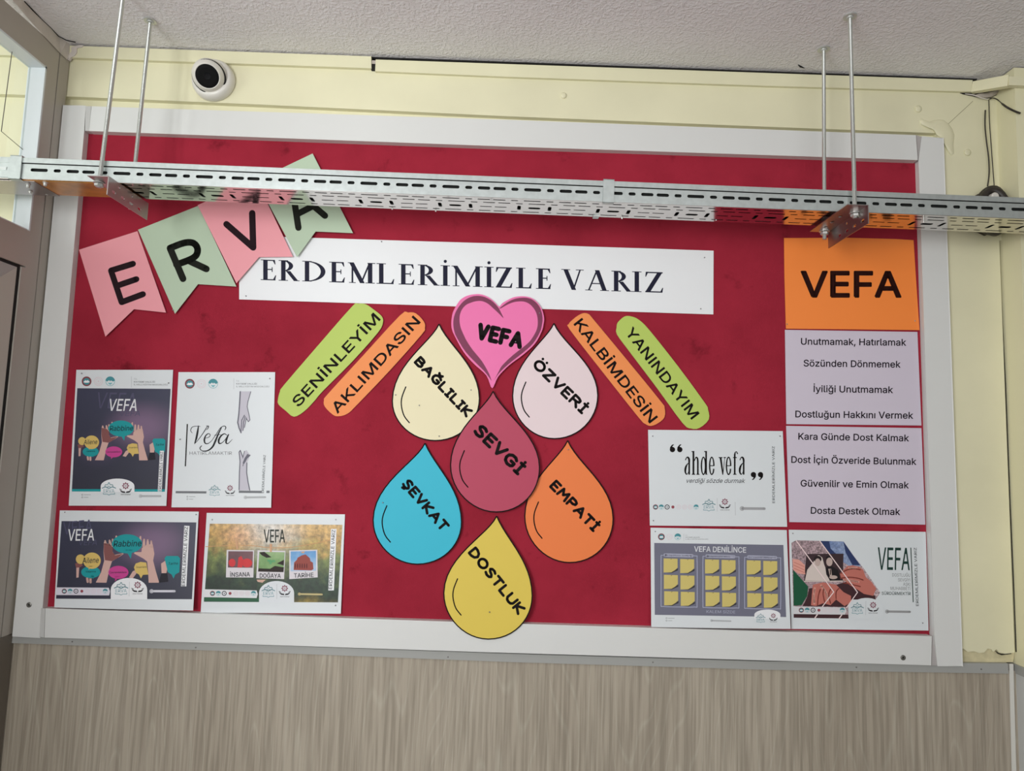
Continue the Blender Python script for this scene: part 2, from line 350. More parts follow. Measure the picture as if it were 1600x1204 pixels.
# broken plaster patch at the lower right corner
def jag(pts, y, d, name, m, par): MB().prism([at(px, py, y) for px, py in pts], (0, d, 0)).build(name, m, par)
MB().tube([at(px, py, -.003) for px, py in [(1555, 1016), (1559, 1020), (1565, 1022), (1572, 1021.5), (1580, 1020.5)]], [.0006, .0012, .0015, .0010, .0010], 5).build('plaster_crack', DARK, wb)
MB().tube([at(px, py, .009) for px, py in [(1505, 1036.8), (1530, 1037), (1558, 1037), (1574, 1035)]], .0012, 5).build('plaster_crack', DARK, wb)
MB().prism([at(px, py, .002) for px, py in [(1500, 1008), (1587, 1008), (1583, 1034), (1500, 1036)]], (0, .007, 0)).build('patched_plaster', mat('patched_cream', (206, 196, 158), .8, var=.06, vscale=50, bump=.5, bscale=90), wb)
MB().tube([at(1480, 195, -.0043), at(1492, 184, -.0043), at(1505, 172, -.0043), at(1520, 158, -.0043)], .0005, 5).build('hairline_crack', mat('crack_cream', (150, 142, 110), .8), wb)
# blobs of painted-over filler
def blob(pts, y, hgt, name, par, m):
    cx = sum(p[0] for p in pts) / len(pts); cy = sum(p[1] for p in pts) / len(pts); n = len(pts)
    rings = [(1.0, 0.0), (.93, .55), (.75, .85), (.4, 1.0)]; mb = MB(); base = 0
    for s_, h_ in rings:
        mb.v += [at(cx + (p[0]-cx)*s_, cy + (p[1]-cy)*s_, y - hgt*h_) for p in pts]
    for i in range(3):
        for k in range(n): k2 = (k+1) % n; mb.f.append((i*n+k, (i+1)*n+k, (i+1)*n+k2, i*n+k2))
    mb.f.append(tuple(range(3*n, 4*n)))
    o = mb.build(name, m, par, smooth=True); import bmesh
    bm = bmesh.new(); bm.from_mesh(o.data); bmesh.ops.recalc_face_normals(bm, faces=bm.faces)
    if sum(f.normal.y for f in bm.faces) > 0: bmesh.ops.reverse_faces(bm, faces=bm.faces)
    bm.to_mesh(o.data); bm.free(); return o
def circ(cx, cy, r, n=14, ry=None): ry = ry or r; return [(cx + r*math.cos(2*math.pi*k/n), cy + ry*math.sin(2*math.pi*k/n)) for k in range(n)]
for (cx, cy, r) in ((1435, 170, 5.5), (1512, 238, 5.5), (880.5, 149, 5), (1180, 129, 3.5)): blob(circ(cx, cy, r), -.004, .004, 'filler_lump', wb, CREAM)
blob([(1436, 188), (1440, 185), (1452, 190), (1458, 188), (1465, 186.5), (1474, 187), (1482, 193), (1488, 201), (1491.5, 211), (1490, 226), (1491, 240), (1486, 243), (1481, 236), (1477, 222), (1470, 216), (1463, 211), (1458, 203), (1453, 200), (1447, 198), (1438, 194)], -.004, .005, 'filler_smear', wb, CREAM)
# broken hole under the angled strip with rubble and wires
jag([(1496, 143), (1520, 146), (1545, 142), (1577, 134), (1573, 139), (1560, 147), (1548, 153), (1538, 154), (1520, 150), (1505, 147)], -.0055, .001, 'hole_shadow', DARK, t3)
blob([(1522, 149), (1530, 146), (1545, 144), (1560, 140), (1567, 139), (1558, 147), (1549, 152), (1540, 153), (1530, 152)], -.0065, .006, 'rubble', t3, PLASTER)
MB().tube([at(1508, 146.5, -.009), at(1522, 148.5, -.012), at(1534, 153, -.012), at(1544, 155, -.012)], [.0008, .0014, .0012, .001], 6).build('plaster_strand', mat('pale_plaster', (205, 198, 190), .8), t3)

# ceiling flaws
MB().tube([atz(x, y, ZC - .0005) for x, y in [(1247, 101), (1251, 104), (1257, 106.5)]], [.0008, .0022, .0005], 6).build('ceiling_chip', DARK, ceil)
MB().tube([atz(x, y, ZC - .0005) for x, y in [(1574, 115.5), (1583, 114), (1594, 110), (1604, 105)]], [.0006, .0014, .0022, .0016], 6).build('ceiling_crack', DARK, ceil)
ceil_pl = MB().tube([atz(x, y, ZC - .0005) for x, y in [(1586, 116), (1596, 113), (1606, 110)]], [.001, .003, .003], 6).build('bare_plaster_patch', PLASTER, ceil)

# ------------------------------------------------------------------ left partition with transom window and door
PX = 0.010; PB = -0.027
wl = structure('wall_left', (PX, -0.6, 1.2))
MB().box(PX - .045, -.0385, 1.207, PX, -.008, 2.478).build('fixed_jamb', GREYPVC, wl)
MB().box(PX - .030, -.0415, 1.207, PX - .004, -.0385, 2.478).build('gasket_groove', DARK, wl)
MB().box(PX - .038, -1.15, 2.416, PX, -.0415, 2.478).build('header', GREYPVC, wl)
MB().box(PX - .038, -.0775, 1.972, PX, -.0415, 2.416).build('upright', GREYPVC, wl)
MB().box(PX - .038, -.0890, 1.207, PX, -.0415, 1.972).build('upright', GREYPVC, wl)
MB().box(PX - .038, -1.15, 1.975, PX, -.0775, 2.052).build('transom_bar', GREYPVC, wl)
MB().box(PX - .045, -1.15, 0, PX + .001, -.006, 1.2065).build('plinth', mat('dark_plinth', (108, 100, 90), .5), wl)
MB().box(PX - .040, -1.15, 1.207, PX, -1.05, 2.416).build('post', GREYPVC, wl)
MB().box(PX - .06, -1.20, 0, PX, -1.15, ZC).build('post', GREYPVC, wl)
# ragged plaster along the top of the partition
mb = MB()
pts = [(atx(x, y, PX + .002)) for x, y in [(104.5, 93), (95, 84), (80, 68), (62, 49), (45, 30), (30, 12), (14, -6), (-20, -40)]]
top = [atz(x, y, ZC - .0008) for x, y in [(118, 76), (104, 65), (92, 58), (80, 44), (65, 30), (52, 17), (38, 2), (0, -50)]]
n = len(pts)
mb.v = pts + top; mb.f = [(i, i+1, n+i+1, n+i) for i in range(n-1)]
mb.v += [Vector((-.03, .012, 2.49)), Vector((-.03, -.5, 2.49))]
mb.f += [(0, n, 2*n), (n-1, 2*n-1, 2*n+1)]
mb.build('ragged_plaster', mat('pale_filler', (205, 196, 188), .85, var=.03, vscale=30, bump=.3, bscale=80), wl)
MB().tube([atz(x, y, ZC - .0012) for x, y in [(38, 2), (52, 17), (65, 30), (80, 44), (92, 57), (104, 63), (118, 66)]], [.001, .0014, .0008, .0008, .001, .0012, .001], 6).build('plaster_crack', DARK, wl)
jag([(104, 93), (107, 86), (112, 80), (111, 74), (120, 71), (126, 70), (130, 71), (128, 73.5), (120, 75), (120, 82), (116, 87), (110, 90), (108, 94)], -.0150, .006, 'plaster_lump', mat('pale_filler', (0, 0, 0)), wl)
MB().tube([at(57/1+34, 83, -.02), at(93, 82, -.02)], .003, 6)

# window_1: transom light
w1 = structure('window_1', (PX, -.5, 2.23))
LW = mat('white_window_lining', (214, 220, 222), .35)
MB().box(PB, -.0800, 2.0525, PX - .001, -.0776, 2.4160).build('lining', LW, w1)
MB().box(PB, -1.05, 2.4135, PX - .001, -.0776, 2.4158).build('lining', LW, w1)
MB().box(PB, -1.05, 2.0522, PX - .001, -.0776, 2.0545).build('lining', LW, w1)
MB().box(PX - .003, -.0815, 2.052, PX + .0015, -.0772, 2.418).build('bead', LW, w1)
MB().box(PX - .003, -1.05, 2.4125, PX + .0015, -.0772, 2.4168).build('bead', LW, w1)
MB().box(-.0245, -1.05, 2.055, -.0205, -.0800, 2.413).build('pane', GLASS, w1)
gk = mat('gasket_line', (96, 92, 84), .6)
MB().tube([atx(21, 64, -.02), atx(2, 205, -.02), atx(47, 243, -.02)], .0008, 6).build('gasket', gk, w1)

# door_1 : leaf under the transom
d1 = structure('door_1', (PX, -.5, 1.5))
MB().box(PX - .034, -1.05, 1.207, PX - .026, -.089, 1.9745).build('leaf', GREYPVC, d1)
MB().box(PX - .026, -.0955, 1.207, PX - .003, -.0892, 1.9745).build('gasket', DARK, d1)
MB().box(PX - .026, -1.05, 1.969, PX - .003, -.0955, 1.9745).build('gasket', DARK, d1)
mb = MB(); y0, z0 = -.0965, 1.9685
mb.add([(PX-.004, y0, z0), (PX-.004, -1.05, z0), (PX-.022, -1.05, z0-.05), (PX-.022, y0-.05, z0-.05)], [(0, 1, 2, 3)])
mb.build('glazing_bevel', mat('bevel_grey', (176, 176, 172), .4), d1)
mb = MB(); mb.add([(PX-.004, y0, z0), (PX-.022, y0-.05, z0-.05), (PX-.022, y0-.05, 1.21), (PX-.004, y0, 1.21)], [(0, 1, 2, 3)])
mb.build('glazing_bevel', GREYPVC, d1)

# ------------------------------------------------------------------ notice board
FR = -0.015
nb = thing('notice_board', (1.01, 0.01, 1.2), 'wide crimson felt notice board in a white plastic frame on the cream wall', 'notice board')
def px_poly(pts, y): return [at(a, b, y) for a, b in pts]
def px_prism(pts, y, d, name, m, par, bevel=0): return MB().prism(px_poly(pts, y), (0, d, 0)).build(name, m, par, bevel=bevel)
felt = MB(); fx0, fx1, fz0, fz1 = 0.03, 1.99, 1.225, 2.345
felt.box(fx0, 0.0, fz0, fx1, 0.0095, fz1); fo = felt.build('felt_panel', FELT, nb); fo['label'] = 'crimson felt panel with faint stains'
px_prism([(99, 164.5), (133, 165.6), (132, 205), (67, 950), (62, 995.5), (20, 993)], FR, .0245, 'frame_side', WHITE_PLASTIC, nb, .0012)
px_prism([(1441, 213.5), (1474, 216), (1504, 1040), (1465.5, 1039.5), (1459, 992), (1436, 251)], FR, .0245, 'frame_side', WHITE_PLASTIC, nb, .0012)
px_prism([(143, 166), (800, 187.3), (1431, 211), (1434, 250), (800, 229), (139, 204.5)], FR - .002, .0265, 'frame_rail', WHITE_PLASTIC, nb, .0012)
px_prism([(71, 950), (760, 972.5), (1456, 993.5), (1455, 1039), (760, 1018.5), (69.5, 995.5)], FR - .002, .0265, 'frame_rail', WHITE_PLASTIC, nb, .0012)
capL = mat('joint_cap_white', (196, 195, 192), .4); gapR = mat('joint_gap_shade', (176, 170, 168), .4)  # white caps at left; grey at right paints the shade of open joints
px_prism([(133.5, 165.8), (142.5, 166), (138.8, 204.5), (133, 204.3)], FR - .0005, .02, 'joint_cap_or_gap', capL, nb)
px_prism([(64, 949.6), (70.4, 950), (69, 995.5), (61.5, 995)], FR - .0005, .02, 'joint_cap_or_gap', capL, nb)
px_prism([(1431.4, 211), (1440.8, 213.5), (1442.5, 250), (1434.4, 252.5)], FR + .003, .017, 'joint_cap_or_gap', gapR, nb)
px_prism([(1456.4, 993.5), (1465, 994), (1465.2, 1039.5), (1455.4, 1039)], FR + .003, .017, 'joint_cap_or_gap', gapR, nb)
scr = mat('screw_steel', (120, 118, 112), .35, metal=.6)
for p in ((45.5, 944.5), (1411, 1027)):
    yy = FR if p[0] < 100 else FR - .002
    s_ = MB().lathe(at(*p, yy), (0, -1, 0), [(.0055, -.001), (.0055, .0006), (.0030, .0014)], 16).build('screw', scr, nb)
    MB().lathe(at(*p, yy - .0013), (0, -1, 0), [(.0022, 0), (.0022, .0003)], 4).build('screw_slot', DARK, s_)

# ------------------------------------------------------------------ lettering engine
# outlines of a plain sans-serif alphabet in thousandths: advance, then one list of x, y pairs per contour
GLYPHS = {}
GLYPHS[44] = [188, [38, -119, 68, 71, 137, 71, 84, -119]]
GLYPHS[46] = [188, [95, -4, 78, -1, 63, 9, 53, 24, 50, 41, 53, 59, 63, 73, 78, 83, 95, 87, 113, 83, 128, 73, 138, 59, 141, 41, 138, 24, 128, 9, 113, -1]]
GLYPHS[65] = [480, [16, 0, 201, 509, 276, 509, 463, 0, 395, 0, 287, 302, 264, 372, 232, 478, 245, 478, 213, 371, 191, 302, 85, 0], [110, 142, 110, 199, 370, 199, 370, 142]]
GLYPHS[66] = [456, [60, 0, 60, 509, 241, 509, 289, 504, 329, 491, 359, 469, 381, 442, 394, 410, 398, 374, 395, 344, 387, 320, 373, 301, 356, 286, 315, 267, 315, 262, 339, 257, 363, 245, 385, 227, 402, 203, 414, 173, 418, 136, 413, 100, 400, 67, 377, 39, 344, 18, 301, 4, 247, 0], [125, 57, 245, 57, 296, 63, 330, 80, 349, 105, 355, 137, 352, 161, 342, 184, 327, 203, 306, 218, 279, 228, 248, 231, 125, 231], [125, 285, 238, 285, 265, 288, 288, 296, 308, 309, 323, 326, 333, 348, 336, 372, 330, 403, 313, 429, 283, 446, 240, 452, 125, 452]]
GLYPHS[67] = [510, [267, -7, 205, 1, 150, 25, 104, 63, 70, 115, 48, 179, 40, 254, 48, 329, 70, 393, 104, 445, 150, 484, 205, 508, 267, 516, 305, 513, 340, 504, 373, 490, 402, 471, 427, 447, 448, 418, 463, 385, 473, 348, 408, 348, 401, 373, 389, 395, 357, 428, 315, 449, 267, 456, 223, 450, 184, 432, 150, 403, 125, 364, 109, 314, 103, 254, 109, 194, 125, 145, 151, 105, 184, 76, 223, 59, 267, 53, 315, 60, 357, 81, 389, 114, 408, 160, 473, 160, 463, 124, 448, 91, 428, 62, 402, 38, 373, 19, 341, 5, 305, -4]]
GLYPHS[68] = [502, [219, 0, 96, 0, 96, 57, 215, 57, 272, 63, 318, 81, 354, 110, 379, 149, 394, 198, 399, 255, 394, 312, 379, 361, 354, 399, 320, 428, 275, 446, 221, 452, 93, 452, 93, 509, 225, 509, 294, 501, 353, 478, 399, 441, 433, 391, 455, 329, 462, 255, 455, 181, 433, 119, 398, 68, 351, 31, 291, 8], [125, 509, 125, 0, 60, 0, 60, 509]]
GLYPHS[69] = [419, [60, 0, 60, 509, 372, 509, 372, 452, 125, 452, 125, 286, 355, 286, 355, 229, 125, 229, 125, 57, 375, 57, 375, 0]]
GLYPHS[70] = [410, [60, 0, 60, 509, 369, 509, 369, 452, 125, 452, 125, 278, 346, 278, 346, 221, 125, 221, 125, 0]]
GLYPHS[71] = [520, [269, -7, 205, 1, 149, 25, 104, 64, 69, 116, 47, 179, 40, 254, 47, 329, 69, 393, 103, 445, 149, 484, 203, 508, 265, 516, 304, 513, 340, 504, 374, 489, 403, 469, 429, 445, 449, 416, 465, 384, 474, 349, 408, 349, 387, 393, 356, 427, 315, 448, 265, 456, 222, 450, 183, 432, 150, 404, 125, 364, 109, 314, 103, 254, 109, 194, 125, 145, 151, 105, 184, 76, 224, 59, 269, 53, 309, 57, 345, 71, 374, 93, 396, 123, 410, 160, 415, 202, 434, 199, 283, 199, 283, 256, 478, 256, 478, 200, 471, 141, 451, 91, 419, 50, 377, 19, 326, 0]]
GLYPHS[72] = [517, [60, 0, 60, 509, 125, 509, 125, 289, 392, 289, 392, 509, 457, 509, 457, 0, 392, 0, 392, 232, 125, 232, 125, 0]]
GLYPHS[73] = [300, [31, 0, 31, 57, 118, 57, 118, 452, 31, 452, 31, 509, 269, 509, 269, 452, 183, 452, 183, 57, 269, 57, 269, 0]]
GLYPHS[75] = [467, [104, 145, 104, 216, 139, 261, 174, 303, 212, 344, 364, 509, 448, 509, 231, 276, 228, 276], [60, 0, 60, 509, 125, 509, 125, 334, 124, 225, 125, 193, 125, 0], [372, 0, 188, 259, 228, 309, 449, 0]]
GLYPHS[76] = [393, [60, 0, 60, 509, 125, 509, 125, 57, 361, 57, 361, 0]]
GLYPHS[77] = [628, [60, 0, 60, 509, 152, 509, 277, 187, 287, 159, 299, 123, 311, 84, 322, 49, 307, 49, 318, 83, 330, 121, 342, 158, 352, 187, 476, 509, 568, 509, 568, 0, 504, 0, 504, 291, 504, 327, 505, 369, 506, 413, 507, 457, 513, 457, 498, 409, 482, 363, 467, 322, 456, 291, 342, 0, 286, 0, 170, 291, 159, 321, 145, 361, 129, 408, 112, 457, 119, 457, 120, 416, 121, 372, 122, 328, 122, 291, 122, 0]]
GLYPHS[78] = [523, [60, 0, 60, 509, 136, 509, 343, 183, 363, 151, 388, 107, 414, 55, 405, 54, 401, 108, 399, 157, 399, 195, 399, 509, 463, 509, 463, 0, 387, 0, 202, 290, 177, 331, 148, 381, 108, 452, 119, 454, 122, 384, 124, 328, 125, 291, 125, 0]]
GLYPHS[79] = [533, [267, -7, 205, 1, 150, 25, 105, 63, 70, 115, 48, 179, 40, 254, 48, 329, 70, 393, 105, 445, 150, 484, 205, 508, 267, 516, 329, 508, 384, 484, 429, 445, 464, 393, 486, 329, 493, 254, 486, 179, 464, 115, 429, 63, 384, 25, 329, 1], [267, 53, 310, 59, 349, 76, 383, 105, 408, 144, 425, 194, 430, 254, 425, 314, 408, 365, 383, 404, 349, 433, 310, 450, 267, 456, 223, 450, 184, 433, 151, 404, 125, 364, 109, 314, 103, 254, 109, 194, 125, 144, 151, 105, 184, 76, 223, 59]]
GLYPHS[82] = [449, [60, 0, 60, 509, 236, 509, 290, 504, 333, 489, 367, 465, 390, 433, 405, 395, 409, 352, 405, 309, 390, 271, 367, 240, 333, 217, 289, 203, 236, 198, 96, 198, 96, 255, 234, 255, 269, 258, 298, 267, 319, 281, 334, 300, 342, 324, 345, 352, 342, 380, 334, 405, 319, 425, 298, 440, 269, 449, 233, 452, 125, 452, 125, 0], [353, 0, 230, 229, 303, 229, 428, 0]]
GLYPHS[83] = [447, [224, -9, 172, -4, 128, 9, 91, 31, 64, 60, 46, 96, 38, 137, 104, 137, 110, 110, 123, 88, 142, 71, 166, 59, 194, 52, 224, 49, 257, 52, 286, 60, 311, 74, 329, 92, 341, 114, 346, 139, 342, 161, 332, 179, 316, 193, 296, 205, 245, 222, 184, 239, 128, 260, 86, 289, 60, 326, 52, 372, 58, 413, 75, 448, 102, 476, 138, 498, 180, 511, 227, 516, 275, 511, 316, 498, 351, 476, 377, 449, 394, 415, 401, 378, 337, 378, 326, 412, 302, 437, 267, 453, 225, 459, 194, 456, 167, 448, 145, 435, 129, 418, 118, 398, 115, 376, 119, 352, 131, 334, 148, 319, 169, 308, 212, 293, 264, 279, 312, 264, 359, 238, 379, 220, 395, 198, 405, 171, 408, 139, 403, 99, 386, 64, 360, 34, 323, 11, 278, -4]]
GLYPHS[84] = [449, [32, 452, 32, 509, 417, 509, 417, 452, 257, 452, 257, 0, 193, 0, 193, 452]]
GLYPHS[85] = [517, [259, -8, 203, -2, 154, 15, 114, 43, 85, 80, 66, 124, 60, 173, 60, 509, 124, 509, 124, 178, 128, 144, 141, 113, 160, 87, 187, 68, 220, 56, 259, 52, 298, 56, 331, 68, 357, 87, 377, 113, 389, 144, 393, 178, 393, 509, 457, 509, 457, 173, 451, 124, 433, 80, 403, 43, 363, 15, 315, -2]]
GLYPHS[86] = [480, [204, 0, 16, 509, 84, 509, 192, 206, 215, 137, 248, 31, 235, 31, 267, 138, 290, 206, 395, 509, 463, 509, 278, 0]]
GLYPHS[89] = [472, [203, 0, 203, 208, 16, 509, 91, 509, 192, 344, 222, 292, 250, 230, 224, 230, 251, 293, 280, 344, 381, 509, 455, 509, 268, 208, 268, 0]]
GLYPHS[90] = [438, [42, 0, 42, 46, 273, 385, 306, 431, 341, 476, 348, 454, 285, 452, 223, 452, 40, 452, 40, 509, 397, 509, 397, 462, 169, 129, 134, 81, 97, 33, 90, 54, 152, 57, 214, 57, 399, 57, 399, 0]]
GLYPHS[97] = [389, [160, -9, 126, -5, 94, 5, 68, 22, 48, 45, 35, 73, 30, 108, 34, 138, 43, 161, 58, 179, 78, 193, 125, 211, 178, 220, 234, 227, 265, 235, 273, 243, 276, 255, 276, 257, 273, 279, 267, 297, 256, 311, 240, 322, 220, 329, 196, 331, 171, 329, 149, 322, 118, 301, 100, 274, 41, 291, 57, 322, 79, 346, 104, 364, 133, 375, 163, 382, 194, 384, 239, 379, 286, 360, 306, 343, 322, 320, 333, 290, 337, 251, 337, 0, 277, 0, 277, 52, 272, 52, 252, 25, 215, 1, 190, -6], [170, 45, 202, 49, 228, 59, 248, 74, 263, 93, 272, 115, 276, 138, 276, 190, 259, 182, 231, 176, 200, 171, 175, 168, 134, 159, 117, 150, 103, 139, 95, 124, 92, 105, 94, 87, 102, 72, 114, 61, 130, 52]]
GLYPHS[98] = [424, [229, -8, 198, -5, 172, 4, 138, 31, 118, 59, 112, 59, 112, 0, 53, 0, 53, 509, 114, 509, 114, 319, 118, 319, 137, 346, 171, 373, 197, 381, 229, 384, 274, 378, 313, 361, 345, 332, 370, 293, 385, 245, 390, 189, 385, 133, 370, 84, 346, 45, 313, 16, 274, -2], [220, 47, 253, 51, 279, 66, 301, 88, 316, 117, 325, 151, 328, 189, 325, 227, 316, 261, 301, 290, 280, 311, 253, 325, 220, 330, 188, 325, 161, 312, 140, 291, 125, 263, 116, 229, 113, 189, 116, 150, 125, 115, 140, 86, 162, 65, 188, 51]]
GLYPHS[99] = [396, [207, -8, 159, -2, 117, 16, 82, 46, 56, 85, 40, 133, 34, 187, 40, 243, 56, 291, 82, 330, 117, 360, 159, 378, 207, 384, 260, 377, 305, 356, 340, 322, 362, 277, 303, 262, 290, 289, 270, 311, 242, 325, 207, 330, 173, 325, 145, 310, 124, 287, 108, 258, 99, 224, 96, 187, 99, 151, 108, 117, 124, 89, 145, 66, 173, 51, 207, 46, 243, 52, 271, 66, 292, 89, 304, 117, 363, 102, 354, 78, 341, 56, 306, 21, 261, -1]]
GLYPHS[100] = [424, [195, -8, 151, -2, 111, 16, 79, 45, 55, 84, 39, 133, 34, 189, 39, 245, 55, 293, 79, 332, 112, 361, 151, 378, 196, 384, 228, 381, 253, 373, 287, 346, 306, 319, 311, 319, 311, 509, 372, 509, 372, 0, 313, 0, 313, 59, 307, 59, 287, 31, 252, 4, 227, -5], [205, 47, 236, 51, 263, 65, 284, 86, 299, 115, 309, 150, 312, 189, 309, 229, 300, 263, 284, 291, 263, 312, 237, 325, 205, 330, 172, 325, 145, 311, 124, 290, 108, 261, 99, 227, 96, 189, 99, 151, 109, 117, 124, 88, 145, 66, 172, 51]]
GLYPHS[101] = [404, [212, -8, 161, -2, 117, 16, 82, 46, 56, 85, 40, 132, 34, 187, 39, 242, 55, 290, 81, 329, 115, 359, 157, 378, 205, 384, 236, 382, 266, 374, 294, 361, 319, 341, 341, 315, 357, 282, 368, 242, 371, 194, 371, 169, 75, 169, 75, 221, 338, 221, 310, 202, 307, 237, 298, 269, 283, 294, 263, 314, 237, 326, 205, 330, 173, 326, 146, 313, 125, 294, 109, 270, 99, 241, 96, 211, 96, 178, 100, 139, 110, 106, 128, 80, 151, 61, 179, 50, 212, 46, 254, 53, 285, 73, 306, 105, 365, 91, 353, 63, 335, 39, 311, 19, 283, 4, 249, -5]]
GLYPHS[104] = [410, [114, 227, 114, 0, 53, 0, 53, 509, 114, 509, 114, 287, 102, 287, 124, 332, 152, 362, 187, 379, 227, 384, 264, 380, 295, 369, 321, 349, 341, 321, 353, 285, 357, 240, 357, 0, 296, 0, 296, 235, 290, 275, 273, 304, 246, 323, 210, 329, 184, 326, 161, 317, 141, 303, 126, 283, 117, 257]]
GLYPHS[105] = [167, [53, 0, 53, 379, 114, 379, 114, 0], [84, 443, 67, 446, 54, 455, 44, 468, 41, 483, 44, 499, 54, 512, 67, 521, 84, 524, 100, 521, 114, 512, 123, 499, 126, 483, 123, 468, 114, 455, 100, 446]]
GLYPHS[107] = [381, [110, 137, 110, 212, 121, 212, 284, 379, 360, 379, 184, 199, 177, 199], [53, 0, 53, 509, 114, 509, 114, 0], [294, 0, 148, 186, 191, 229, 372, 0]]
GLYPHS[108] = [189, [139, -2, 101, 3, 74, 20, 58, 47, 53, 84, 53, 509, 114, 509, 114, 99, 115, 77, 120, 62, 130, 54, 146, 52, 160, 53, 170, 54, 181, 3, 162, -1]]
GLYPHS[109] = [610, [53, 0, 53, 379, 112, 379, 112, 295, 108, 295, 118, 323, 132, 346, 151, 363, 172, 376, 195, 384, 219, 386, 257, 380, 287, 361, 309, 331, 321, 295, 312, 295, 322, 321, 337, 343, 357, 361, 381, 375, 407, 383, 437, 386, 468, 383, 497, 372, 522, 354, 541, 328, 553, 296, 557, 255, 557, 0, 496, 0, 496, 254, 490, 289, 473, 313, 447, 326, 419, 330, 395, 328, 374, 320, 358, 307, 345, 290, 338, 270, 335, 247, 335, 0, 274, 0, 274, 260, 269, 288, 253, 311, 229, 326, 199, 330, 178, 328, 158, 320, 140, 307, 126, 289, 117, 266, 114, 238, 114, 0]]
GLYPHS[110] = [410, [114, 227, 114, 0, 53, 0, 53, 379, 112, 379, 112, 287, 102, 287, 124, 332, 152, 362, 187, 379, 227, 384, 264, 380, 295, 369, 321, 349, 341, 321, 353, 285, 357, 240, 357, 0, 296, 0, 296, 235, 290, 275, 273, 304, 246, 323, 210, 329, 184, 326, 161, 317, 141, 303, 126, 283, 117, 257]]
GLYPHS[111] = [415, [207, -8, 159, -2, 117, 16, 82, 46, 56, 85, 40, 133, 34, 187, 40, 243, 56, 291, 82, 330, 117, 360, 159, 378, 207, 384, 256, 378, 299, 360, 333, 330, 359, 291, 376, 243, 381, 187, 376, 133, 359, 85, 333, 46, 299, 16, 256, -2], [207, 46, 242, 51, 270, 66, 292, 89, 307, 117, 316, 151, 319, 187, 316, 224, 307, 258, 292, 287, 270, 310, 242, 325, 207, 330, 173, 325, 145, 310, 124, 287, 108, 258, 99, 224, 96, 187, 99, 151, 108, 117, 124, 89, 145, 66, 173, 51]]
GLYPHS[114] = [259, [53, 0, 53, 379, 112, 379, 112, 321, 115, 321, 130, 347, 152, 367, 181, 380, 213, 385, 229, 384, 243, 384, 243, 322, 230, 324, 207, 326, 182, 323, 159, 315, 140, 301, 126, 284, 117, 262, 114, 237, 114, 0]]
GLYPHS[115] = [365, [182, -8, 145, -5, 112, 3, 84, 18, 62, 38, 45, 63, 36, 94, 94, 107, 105, 79, 124, 60, 150, 49, 181, 45, 217, 50, 244, 62, 262, 81, 268, 103, 265, 121, 254, 136, 237, 147, 212, 155, 149, 170, 104, 186, 72, 208, 53, 237, 47, 274, 51, 305, 65, 332, 87, 354, 115, 370, 149, 381, 187, 384, 223, 381, 254, 372, 279, 358, 299, 339, 314, 316, 324, 290, 268, 277, 258, 298, 243, 316, 219, 328, 187, 333, 156, 329, 131, 317, 114, 299, 109, 277, 112, 258, 124, 243, 144, 232, 172, 223, 229, 209, 275, 194, 306, 171, 325, 142, 331, 107, 326, 75, 312, 47, 290, 24, 260, 6, 223, -5]]
GLYPHS[116] = [227, [204, 379, 204, 327, 6, 327, 6, 379], [65, 471, 126, 471, 126, 98, 128, 76, 136, 61, 150, 53, 170, 50, 185, 51, 202, 54, 213, 2, 192, -3, 168, -4, 125, 2, 92, 21, 72, 52, 65, 93]]
GLYPHS[117] = [410, [182, -5, 146, -1, 115, 11, 89, 31, 69, 59, 57, 95, 53, 139, 53, 379, 114, 379, 114, 144, 119, 105, 137, 75, 164, 56, 200, 50, 226, 53, 249, 62, 268, 77, 283, 97, 293, 122, 296, 153, 296, 379, 357, 379, 357, 0, 298, 0, 298, 92, 307, 92, 286, 47, 257, 17, 222, 0]]
GLYPHS[118] = [389, [163, 0, 17, 379, 84, 379, 165, 155, 187, 87, 206, 21, 184, 21, 203, 87, 224, 155, 305, 379, 371, 379, 226, 0]]
GLYPHS[121] = [389, [47, -139, 61, -86, 71, -87, 104, -89, 118, -84, 130, -74, 141, -58, 151, -36, 163, -1, 17, 379, 84, 379, 165, 155, 187, 87, 206, 21, 184, 21, 202, 87, 224, 155, 305, 379, 371, 379, 204, -58, 177, -107, 159, -124, 139, -136, 117, -143, 91, -145, 65, -143]]
GLYPHS[122] = [380, [42, 0, 42, 46, 254, 320, 254, 323, 48, 323, 48, 379, 333, 379, 333, 331, 126, 60, 126, 56, 339, 56, 339, 0]]
GLYPHS[199] = [510, [267, -7, 205, 1, 150, 25, 104, 63, 70, 115, 48, 179, 40, 254, 48, 329, 70, 393, 104, 445, 150, 484, 205, 508, 267, 516, 305, 513, 340, 504, 373, 490, 402, 471, 427, 447, 448, 418, 463, 385, 473, 348, 408, 348, 401, 373, 389, 395, 357, 428, 315, 449, 267, 456, 223, 450, 184, 432, 150, 403, 125, 364, 109, 314, 103, 254, 109, 194, 125, 145, 151, 105, 184, 76, 223, 59, 267, 53, 315, 60, 357, 81, 389, 114, 408, 160, 473, 160, 463, 124, 448, 91, 428, 62, 402, 38, 373, 19, 341, 5, 305, -4], [228, -146, 228, -110, 268, -110, 294, -105, 300, -98, 302, -88, 300, -77, 294, -71, 268, -66, 240, -66, 251, 13, 283, 13, 283, -3, 283, -33, 312, -37, 332, -47, 344, -64, 348, -88, 343, -114, 328, -132, 304, -143, 269, -146]]
